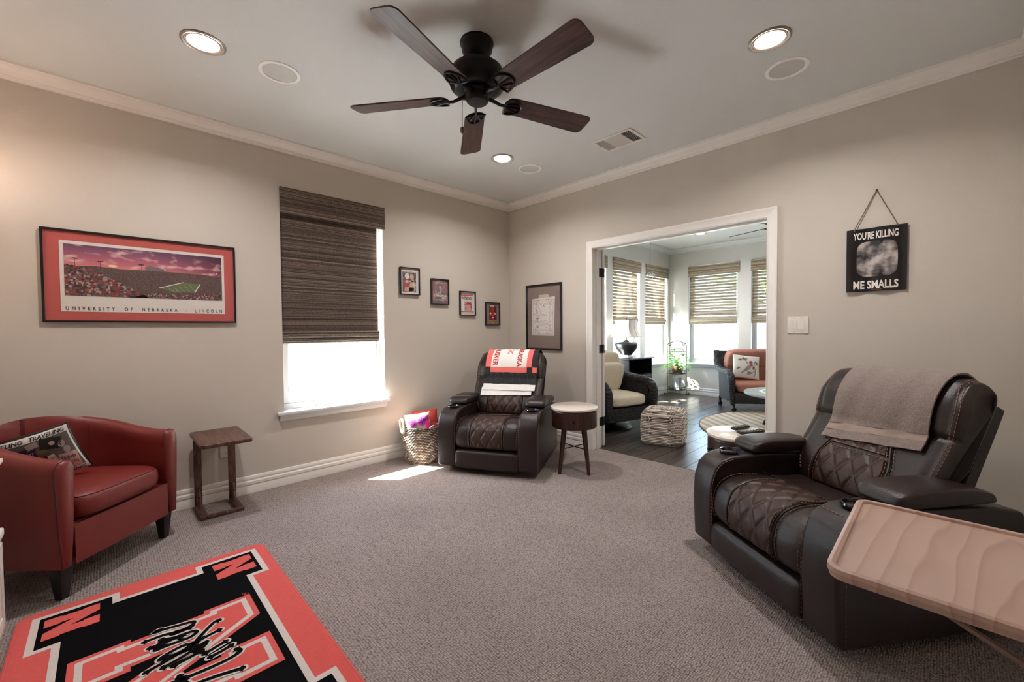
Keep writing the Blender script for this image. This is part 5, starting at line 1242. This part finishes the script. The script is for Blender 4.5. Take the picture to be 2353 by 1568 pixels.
# ------------------------------------------------------------------ sunroom furniture
def wicker_mat():
    m = M('dark_wicker', (40, 38, 42), .4); N, L, b = nodes(m); tc = N.new('ShaderNodeTexCoord')
    w1 = N.new('ShaderNodeTexWave'); w1.bands_direction = 'Z'; w1.inputs['Scale'].default_value = 22; w2 = N.new('ShaderNodeTexWave'); w2.bands_direction = 'DIAGONAL'; w2.inputs['Scale'].default_value = 16
    for w in (w1, w2): w.inputs['Distortion'].default_value = .8; L.new(tc.outputs['Object'], w.inputs['Vector'])
    mu = N.new('ShaderNodeMath'); mu.operation = 'MULTIPLY'; L.new(w1.outputs['Fac'], mu.inputs[0]); L.new(w2.outputs['Fac'], mu.inputs[1])
    r = ramp(N, [(.1, (14, 13, 15)), (.5, (58, 54, 58)), (1, (104, 100, 106))]); L.new(mu.outputs[0], r.inputs[0]); L.new(r.outputs[0], b.inputs['Base Color'])
    bp = N.new('ShaderNodeBump'); bp.inputs['Strength'].default_value = .9; bp.inputs['Distance'].default_value = .01; L.new(mu.outputs[0], bp.inputs['Height']); L.new(bp.outputs[0], b.inputs['Normal']); return m
WICK = wicker_mat()
def soft_box(x0, x1, y0, y1, z0, z1, e=.35, crown=.012, n=18):
    cx, cy, cz = (x0+x1)/2, (y0+y1)/2, (z0+z1)/2; a, b, c = (x1-x0)/2, (y1-y0)/2, (z1-z0)/2; mb = MB()
    def fn(u, v):
        th = 2*PI*u; ph = PI*v-PI/2; sg = lambda q, p: math.copysign(abs(q)**p, q)
        k = sg(math.cos(ph), .22); z = sg(math.sin(ph), .55); x, y = sg(math.cos(th), e)*k, sg(math.sin(th), e)*k
        return (cx+a*x, cy+b*y, cz+c*z+crown*(1-x*x)*(1-y*y)*(1 if z > 0 else -.2))
    mb.grid(fn, 56, n, closeu=True); return mb
def seg_cush(mb): return mb
# swivel chair with cream cushions, left in the doorway
sc_ = thing('wicker_swivel_chair', 'dark wicker swivel chair with cream cushions inside the doorway', 'armchair', (4.50, 2.86, 0), face(-.26, -.965))
soft_box(-.29, .29, -.26, .34, .30, .44).build('seat_cushion', CREAM, sc_)
bkc = soft_box(-.30, .30, -.09, .09, -.27, .27, .3).build('back_cushion', CREAM, sc_); bkc.location = (0, -.27, .67); bkc.rotation_euler = (math.radians(-14), 0, 0)
lum = soft_box(-.23, .23, -.06, .06, -.18, .18, .3).build('lumbar_cushion', CREAM, sc_); lum.location = (-.02, -.10, .615); lum.rotation_euler = (math.radians(-16), 0, 0)
for s in (-1, 1):
    P = catmull([(-.36, .70), (-.2, .64), (.0, .605), (.18, .59), (.28, .565), (.335, .50), (.345, .40), (.335, .25), (.32, .16)], 5)
    MB().tube([(s*(.345+.02*math.sin(PI*i/(len(P)-1))), p[0], p[1]) for i, p in enumerate(P)], [.052]*(len(P)-12)+[.052-.0016*i for i in range(12)], 12).build('arm_roll', WICK, sc_)
    MB().prism([(-.36, .16), (.31, .16), (.32, .40), (.28, .54), (.0, .58), (-.36, .66)], min(s*.32, s*.35), max(s*.32, s*.35), 'yzx').build('side_panel', WICK, sc_, bevel=.008)
MB().prism([(-.36, .15), (-.32, .15), (-.34, .55), (-.43, .88), (-.47, .88), (-.38, .5)], -.33, .33, 'yzx').build('back_panel', WICK, sc_, bevel=.012)
MB().prism([(.30, .14), (.335, .14), (.345, .30), (.30, .30)], -.33, .33, 'yzx').build('front_skirt', WICK, sc_, bevel=.006)
MB().box(-.32, .32, -.33, .30, .22, .30).build('seat_frame', WICK, sc_, bevel=.01)
MB().lathe([(.24, 0), (.245, .015), (.22, .03), (.06, .05), (.05, .22)], 36).build('swivel_base', BLACK, sc_)
# braided pouf
pf = thing('braided_pouf', 'square cream and brown braided pouf on the dark wood floor', 'pouf', (4.288, 2.072, 0), math.atan2(-.10, -.37)+PI/2)
n_, tone = 34, []; mb = MB(); H_, A_ = .352, .202; rd = random.Random(12); rows = 21; seqs = [[] for _ in range(40)]
for r in range(40):
    p = 0
    while p < 400:
        l = rd.randint(4, 16); dk = rd.random() < .27; seqs[r] += [dk]*l; p += l
def pf_pt(u, v):
    th = 2*PI*u; c, s = math.cos(th), math.sin(th); sg = lambda q, p: math.copysign(abs(q)**p, q)
    side = v*1.7
    if side < 1: z = H_*side; k = 1+.035*math.sin(PI*side); edge = 1.0; d = side*rows
    else:
        q = (side-1)/.7; k = 1-q; z = H_+.012*math.sin(PI/2*q); d = rows+q*9
    bev = .02*smooth(.86, 1, side)*(1 if side <= 1 else max(0, 1-(side-1)*6)) if side > .86 else .02*smooth(.12, 0, side)
    R = A_*k-bev; x, y = R*sg(c, .26), R*sg(s, .26); i = int(d); fr_ = d-i; per = u*120+(.5 if i % 2 else 0); fc = per-int(per)
    bump = math.sin(PI*fr_)**.8*(.4+.6*math.sin(PI*fc)**.8); tone.append((.0 if seqs[i % 40][int(per) % 400] and .2 < fr_ < .8 and int(per*2) % 3 else .55+.5*bump)*(.55+.45*bump)+.08)
    nx_, ny_ = x, y; l = math.hypot(nx_, ny_) or 1; o = .009*bump
    return (x+nx_/l*o*(1 if side < 1 else .2), y+ny_/l*o*(1 if side < 1 else .2), z+(o if side > 1 else 0)) if True else None
mb.grid(pf_pt, 480, 190, closeu=True); po_ = mb.build('braided_cover', rope_mat('cotton_braid', (232, 220, 206), (50, 34, 28)), pf, fixn=False); set_tone(po_, tone)
# end cabinet and lamp
ec = thing('end_cabinet', 'black end cabinet with open shelf and two doors under the lamp', 'cabinet', (5.87, 3.405, 0))
EB = M('black_painted_wood', (26, 25, 30), .3)
for p in ((-.36, -.335, -.195, .195, .03, .755), (.335, .36, -.195, .195, .03, .755), (-.335, .335, .175, .195, .03, .755), (-.335, .335, -.195, .175, .03, .06), (-.335, .335, -.19, .175, .50, .52)): MB().box(*p).build('carcass_panel', EB, ec, smooth=False)
MB().box(-.39, .39, -.225, .21, .755, .785).build('top', EB, ec, bevel=.008, seg=3)
for s in (-1, 1):
    x0, x1 = sorted((s*.003, s*.333)); d = MB().box(x0, x1, -.205, -.19, .065, .497)
    for q in ((x0+.005, x0+.06, -.212, -.205, .07, .49), (x1-.06, x1-.005, -.212, -.205, .07, .49), (x0+.06, x1-.06, -.212, -.205, .07, .12), (x0+.06, x1-.06, -.212, -.205, .43, .49)): d.box(*q)
    dd = d.build('door', EB, ec, bevel=.002, seg=1)
    MB().box((x0+x1)/2-.06, (x0+x1)/2+.06, -.222, -.208, .40, .425).build('handle', M('bright_pull', (190, 190, 205), .25, metal=.8), dd, bevel=.004)
for x in (-.33, .33):
    for y in (-.17, .17): MB().box(x-.02, x+.02, y-.02, y+.02, 0, .03).build('foot', EB, ec, smooth=False)
tl = thing('table_lamp', 'urn-shaped pewter table lamp with cream panelled shade on the black cabinet', 'lamp', (5.80, 3.42, .785))
MB().prism([(-.085, -.085), (.085, -.085), (.085, .085), (-.085, .085)], 0, .02).prism([(-.065, -.065), (.065, -.065), (.065, .065), (-.065, .065)], .02, .035).build('glass_base', M('clear_acrylic', (214, 216, 220), .1), tl, bevel=.003)
MB().lathe([(.085, .035), (.10, .06), (.15, .12), (.175, .18), (.178, .205), (.16, .225), (.09, .238), (.05, .242), (.03, .262), (.018, .268)], 40).build('urn', GREYLEAD, tl)
MB().lathe([(.010, .262), (.010, .33), (.02, .335), (.02, .35)], 14).build('neck', M('brushed_nickel', (170, 166, 160), .3, metal=.8), tl)
def shade_fn(u, v):
    a = 2*PI*u+PI/4; sg = lambda q, p: math.copysign(abs(q)**p, q); r = .195-.055*v-.025*math.sin(PI*v)
    return (r*sg(math.cos(a), .45), r*sg(math.sin(a), .45), .315+.262*v)
mb = MB(); mb.grid(shade_fn, 48, 12, closeu=True); sh = mb.build('shade', SHADE, tl)
for k in range(8): MB().tube([shade_fn((k+.5)/8-.0625, q/8) for q in range(9)], .0025, 5).build('shade_rib', GREYINK, sh)
for v in (0, 1): MB().tube([shade_fn(k/48, v) for k in range(48)], .003, 5, closed=True).build('shade_rim', GREYINK, sh)
MB().lathe([(.002, .577), (.014, .58), (.006, .59), (.010, .60), (.001, .61)], 12).build('finial', BRONZE, tl)
# plant stand in the far corner, vase below
ps = thing('plant_stand', 'black wrought iron tiered plant stand in the far sunroom corner', 'plant stand', (7.45, 3.36, 0), math.atan2(-.73, .68))
hw_ = .170
arch = catmull([(-hw_, 0, .02), (-hw_, 0, .3), (-hw_, 0, .7), (-hw_, 0, .90), (-hw_+.02, 0, .955), (-hw_+.06, 0, .965), (-.05, 0, .99), (0, 0, 1.0), (.05, 0, .99), (hw_-.06, 0, .965), (hw_-.02, 0, .955), (hw_, 0, .90), (hw_, 0, .7), (hw_, 0, .3), (hw_, 0, .02)], 5)
MB().tube(arch, .0065, 8).build('arched_frame', BLACK, ps)
for s in (-1, 1):
    MB().tube(catmull([(s*(hw_-.05), 0, .963), (s*(hw_-.03), 0, .945), (s*(hw_-.035), 0, .915), (s*(hw_-.065), 0, .915), (s*(hw_-.068), 0, .94), (s*(hw_-.05), 0, .945)], 5), .005, 6).build('scroll', BLACK, ps)
    MB().tube(catmull([(s*hw_, 0, .06), (s*(hw_+.005), 0, .025), (s*(hw_+.03), 0, .008), (s*(hw_+.05), 0, .02), (s*(hw_+.045), 0, .045), (s*(hw_+.025), 0, .04)], 5), .006, 6).build('scroll_foot', BLACK, ps)
MB().tube([(0, -.17, .36), (0, -.175, .1), (0, -.18, .01)], .006, 6).build('front_leg', BLACK, ps)
for z, r in ((.11, .155), (.405, .150), (.80, .11)):
    sh_ = MB()
    for dz in (0, .055): sh_.tube([(r*math.cos(k*PI/16), r*.9*math.sin(k*PI/16)-.02, z+dz) for k in range(32)], .0045, 6, closed=True)
    for k in range(6): an = k*PI/6; sh_.tube([(r*math.cos(an), r*.9*math.sin(an)-.02, z), (-r*math.cos(an), -r*.9*math.sin(an)-.02, z)], .003, 5)
    for k in range(12): an = k*PI/6; sh_.tube([(r*math.cos(an), r*.9*math.sin(an)-.02, z), (r*math.cos(an+.3), r*.9*math.sin(an+.3)-.02, z+.055)], .003, 5)
    sh_.tube([(-hw_, 0, z), (-r, -.02, z)], .004, 5); sh_.tube([(hw_, 0, z), (r, -.02, z)], .004, 5); sh_.build('wire_shelf', BLACK, ps)
pp_ = thing('potted_pothos', 'trailing green pothos in a clay pot on the iron stand', 'potted plant', (7.44, 3.345, .412))
MB().lathe([(.07, 0), (.085, .02), (.10, .10), (.105, .12), (.098, .125), (.09, .11), (.002, .10)], 28).build('pot', TERRA, pp_)
rd = random.Random(3); lv = MB(); stm = MB()
for i in range(120):
    th = rd.uniform(0, 2*PI); r = rd.uniform(.02, .25)*(1 if rd.random() < .8 else 1.25); z = .12+rd.uniform(.0, .30)*(1-.35*r/.25)-max(0, r-.17)*1.1; c = Vector((r*math.cos(th), r*math.sin(th)*.8, z))
    if rd.random() < .12: c = Vector((rd.uniform(-.2, -.08), rd.uniform(-.05, .05), rd.uniform(.3, .46)))
    d = Vector((math.cos(th), math.sin(th), rd.uniform(-.5, .3))).normalized(); sd = d.cross(Vector((rd.gauss(0, .4), rd.gauss(0, .4), 1))).normalized(); L_ = rd.uniform(.035, .055); w = L_*.42
    up_ = sd.cross(d)*.006
    lv.add([c, c+d*L_*.3+sd*w-up_, c+d*L_*.75+sd*w*.7-up_, c+d*L_*1.25, c+d*L_*.75-sd*w*.7-up_, c+d*L_*.3-sd*w-up_, c+d*L_*.6+up_], [(0, 1, 6), (1, 2, 6), (2, 3, 6), (3, 4, 6), (4, 5, 6), (5, 0, 6)])
    stm.tube([(0, 0, .11), tuple(c*.5+Vector((0, 0, .12))), tuple(c)], .0014, 4)
lv.build('leaves', LEAF, pp_, fixn=False, kind='stuff'); stm.build('stems', LEAF, pp_, kind='stuff')
vs0 = thing('glass_vase', 'fluted clear glass vase on the lower tier of the plant stand', 'vase', (7.43, 3.34, .115))
mb = MB(); mb.grid(lambda u, v: ((lambda r: (r*math.cos(2*PI*u), r*math.sin(2*PI*u), .225*v))((.05+.035*v**2.2+.004*math.cos(18*2*PI*u)))), 72, 12, closeu=True); mb.build('fluted_wall', M('frosted_glass', (214, 222, 226), .12, spec=.8), vs0)
MB().lathe([(.052, 0), (.052, .012), (.002, .012)], 24).build('foot', CLEAR, vs0)
# loveseat
lv_ = thing('wicker_loveseat', 'dark wicker loveseat with dusty pink cushions below the far window', 'loveseat', (7.055, 1.90, 0), face(-.796, -.606))
LW = .50
soft_box(-LW+.07, LW-.07, -.22, .33, .27, .42, .22, .014).build('seat_cushion', PINKF, lv_)
q = soft_box(-LW+.08, LW-.08, -.10, .10, -.25, .25, .22).build('back_cushion', PINKF, lv_); q.location = (0, -.235, .635); q.rotation_euler = (math.radians(-13), 0, 0)
MB().tube([(-LW+.09, .10, .02), (LW-.09, .10, .02)], .006, 6).build('tuft_seam', M('pink_seam', (150, 96, 82), .9), q)
MB().prism([(-.30, .12), (-.265, .12), (-.30, .5), (-.37, .86), (-.41, .86), (-.33, .45)], -LW+.03, LW-.03, 'yzx').build('back_panel', WICK, lv_, bevel=.012)
MB().prism([(.28, .12), (.31, .12), (.32, .28), (.28, .28)], -LW+.04, LW-.04, 'yzx').build('front_skirt', WICK, lv_, bevel=.006)
MB().box(-LW+.05, LW-.05, -.28, .28, .20, .27).build('seat_frame', WICK, lv_, bevel=.008)
for s in (-1, 1):
    P = catmull([(-.40, .86), (-.37, .74), (-.28, .62), (-.10, .575), (.14, .57), (.26, .545), (.315, .47), (.315, .34), (.30, .2), (.29, .10)], 5)
    MB().tube([(s*(LW-.01+.025*math.sin(PI*i/(len(P)-1))), p[0], p[1]) for i, p in enumerate(P)], [.05]*(len(P)-14)+[.05-.0018*i for i in range(14)], 12).build('arm_roll', WICK, lv_)
    MB().prism([(-.31, .12), (.28, .12), (.305, .34), (.25, .52), (-.1, .55), (-.3, .62), (-.38, .82)], min(s*(LW-.05), s*(LW-.02)), max(s*(LW-.05), s*(LW-.02)), 'yzx').build('side_panel', WICK, lv_, bevel=.006)
    for y in (.289, -.289): MB().lathe([(.002, 0), (.025, .008), (.034, .03), (.028, .055), (.016, .066), (.018, .09), (.022, .14)], 18, (s*(LW-.03), y, 0)).build('ball_foot', BLACK, lv_)
rl = math.atan2(-.606, -.796); fdir = Vector((-.796, -.606, 0)); rdir = Vector((-.606, .796, 0)); lc = Vector((7.055, 1.90, 0))
bp0, bcov, BF = pillow('throw_pillow', 'white throw pillow with embroidered bird on the pink loveseat', frame_m(lc+fdir*.0+rdir*.20+Vector((0, 0, .63)), -rdir+Vector((0, 0, -.12)), Vector((0, 0, 1))-fdir*.30-rdir*.12), .38, .36, .12, WHITECLOTH)
OLIVE = flat('olive_stitch', (128, 122, 74)); BROWNST = flat('brown_stitch', (96, 78, 70)); BIRD1 = flat('rose_stitch', (186, 84, 92)); BIRD2 = flat('grey_mauve_stitch', (160, 142, 146))
patch('bird_body', bcov, BIRD2, BF(.003), catmull([(-.05, -.06), (-.01, .0), (.04, .03), (.06, .05), (.05, .0), (.02, -.05), (-.10, -.12)], 4, True))
patch('bird_head', bcov, BIRD1, BF(.004), circ(.045, .065, .026, 14)); patch('bird_breast', bcov, BIRD1, BF(.0042), rot2(circ(0, 0, .02, 12, .032), .05, .035, .4))
mb = MB()
for P in ([(-.06, .15), (-.03, .09), (.0, .04)], [(.10, -.16), (.12, -.06), (.09, .02), (.12, .10)], [(-.02, -.14), (.06, -.1), (.12, -.06)], [(.0, .13), (-.03, .09)]): strokes(mb, BF(.004), catmull(P, 5), .007)
mb.build('branch', BROWNST, bcov, smooth=False, fixn=False, kind='stuff')
for cx, cy, a0 in ((-.10, .08, .6), (-.05, .10, .2), (.03, -.11, .9), (.12, .05, -.6), (.10, -.02, 2.2), (-.12, -.05, 1.0)):
    for k in range(5): patch('leaf', bcov, OLIVE, BF(.004), rot2(circ(.022, 0, .016, 8, .006), cx, cy, a0+k*.55))
# round rug, coffee table
rr = thing('round_striped_rug', 'round beige striped rug on the sunroom floor', 'rug', (5.88, .98, 0))
def stripe_mat():
    m = M('striped_jute', (196, 180, 158), .95); N, L, b = nodes(m); tc = N.new('ShaderNodeTexCoord'); w = N.new('ShaderNodeTexWave'); w.bands_direction = 'X'; w.inputs['Scale'].default_value = 2.6; w.inputs['Distortion'].default_value = .3
    mp = N.new('ShaderNodeMapping'); mp.inputs['Rotation'].default_value = (0, 0, .75); L.new(tc.outputs['Object'], mp.inputs[0]); L.new(mp.outputs[0], w.inputs['Vector']); r = ramp(N, [(.3, (168, 154, 136)), (.55, (204, 190, 168))]); L.new(w.outputs['Fac'], r.inputs[0]); L.new(r.outputs[0], b.inputs['Base Color']); return m
MB().lathe([(1.25, 0), (1.258, .006), (1.25, .010), (.002, .010)], 96).build('woven_field', stripe_mat(), rr)
MB().tube([(1.255*math.cos(k*PI/48), 1.255*math.sin(k*PI/48), .007) for k in range(96)], .007, 6, closed=True).build('binding', M('brown_binding', (126, 108, 88), .9), rr)
ct = thing('coffee_table', 'round grey coffee table with white rings and twisted wicker legs', 'coffee table', (5.66, 1.13, .010))
MB().lathe([(.50, .425), (.545, .430), (.55, .445), (.545, .458), (.002, .46)], 72).build('top', M('grey_slate', (150, 148, 144), .45, var=(8, .12)), ct)
for r in (.25, .37): MB().lathe([(r-.02, .4602), (r-.02, .4612), (r+.02, .4612), (r+.02, .4602)], 64, caps=False).build('inlay_ring', M('white_inlay', (226, 224, 220), .4), ct)
def twist_mat():
    m = M('twisted_wicker', (90, 90, 100), .4); N, L, b = nodes(m); tc = N.new('ShaderNodeTexCoord'); w = N.new('ShaderNodeTexWave'); w.bands_direction = 'DIAGONAL'; w.inputs['Scale'].default_value = 13; L.new(tc.outputs['Object'], w.inputs['Vector'])
    r = ramp(N, [(.35, (20, 20, 26)), (.6, (150, 152, 164))]); L.new(w.outputs['Fac'], r.inputs[0]); L.new(r.outputs[0], b.inputs['Base Color']); return m
TWM = twist_mat()
for k in range(4):
    a = math.radians(62+90*k); c, s = math.cos(a), math.sin(a); P = catmull([(.20, .425), (.22, .33), (.28, .22), (.36, .13), (.41, .07)], 5)
    lg = MB().tube([(c*p[0], s*p[0], p[1]) for p in P], [.085-.0028*i for i in range(len(P))], 16).build('leg', TWM, ct)
    MB().tube([(c*.40, s*.40, .08), (c*.45, s*.45, .02), (c*.46, s*.46, 0)], [.03, .022, .018], 10).build('foot', BLACK, lg)
# hanging paw ornament
pw2 = thing('paw_ornament', 'small white paw shaped ornament hanging on a thread before the shade', 'ornament', (6.0, 3.12, 2.03))
MB().tube([(0, 0, .05), (0, 0, ZC-2.03)], .0012, 5).build('thread', GREYINK, pw2)
wm = M('white_wire', (230, 228, 222), .5)
mb = MB()
xdir = Vector((.46, -.89, 0)).normalized()
def pp3(u, v): p = xdir*u; return (p.x, p.y, v)
for cx, cz, r in ((0, -.02, .034), (-.05, .01, .017), (-.02, .035, .018), (.02, .035, .018), (.05, .01, .017)): MB().tube([pp3(*p) for p in circ(cx, cz, r, 18)], .004, 6, closed=True).build('wire_pad', wm, pw2)
for k, (u, l) in enumerate(((-.03, .12), (.0, .22), (.03, .16))): 
    d = MB().tube([pp3(u, -.05), pp3(u, -.05-l)], .001, 4).build('bead_string', GREYINK, pw2); MB().lathe([(.001, -.012), (.010, 0), (.001, .012)], 8, pp3(u, -.05-l)).build('crystal_bead', CLEAR, d)
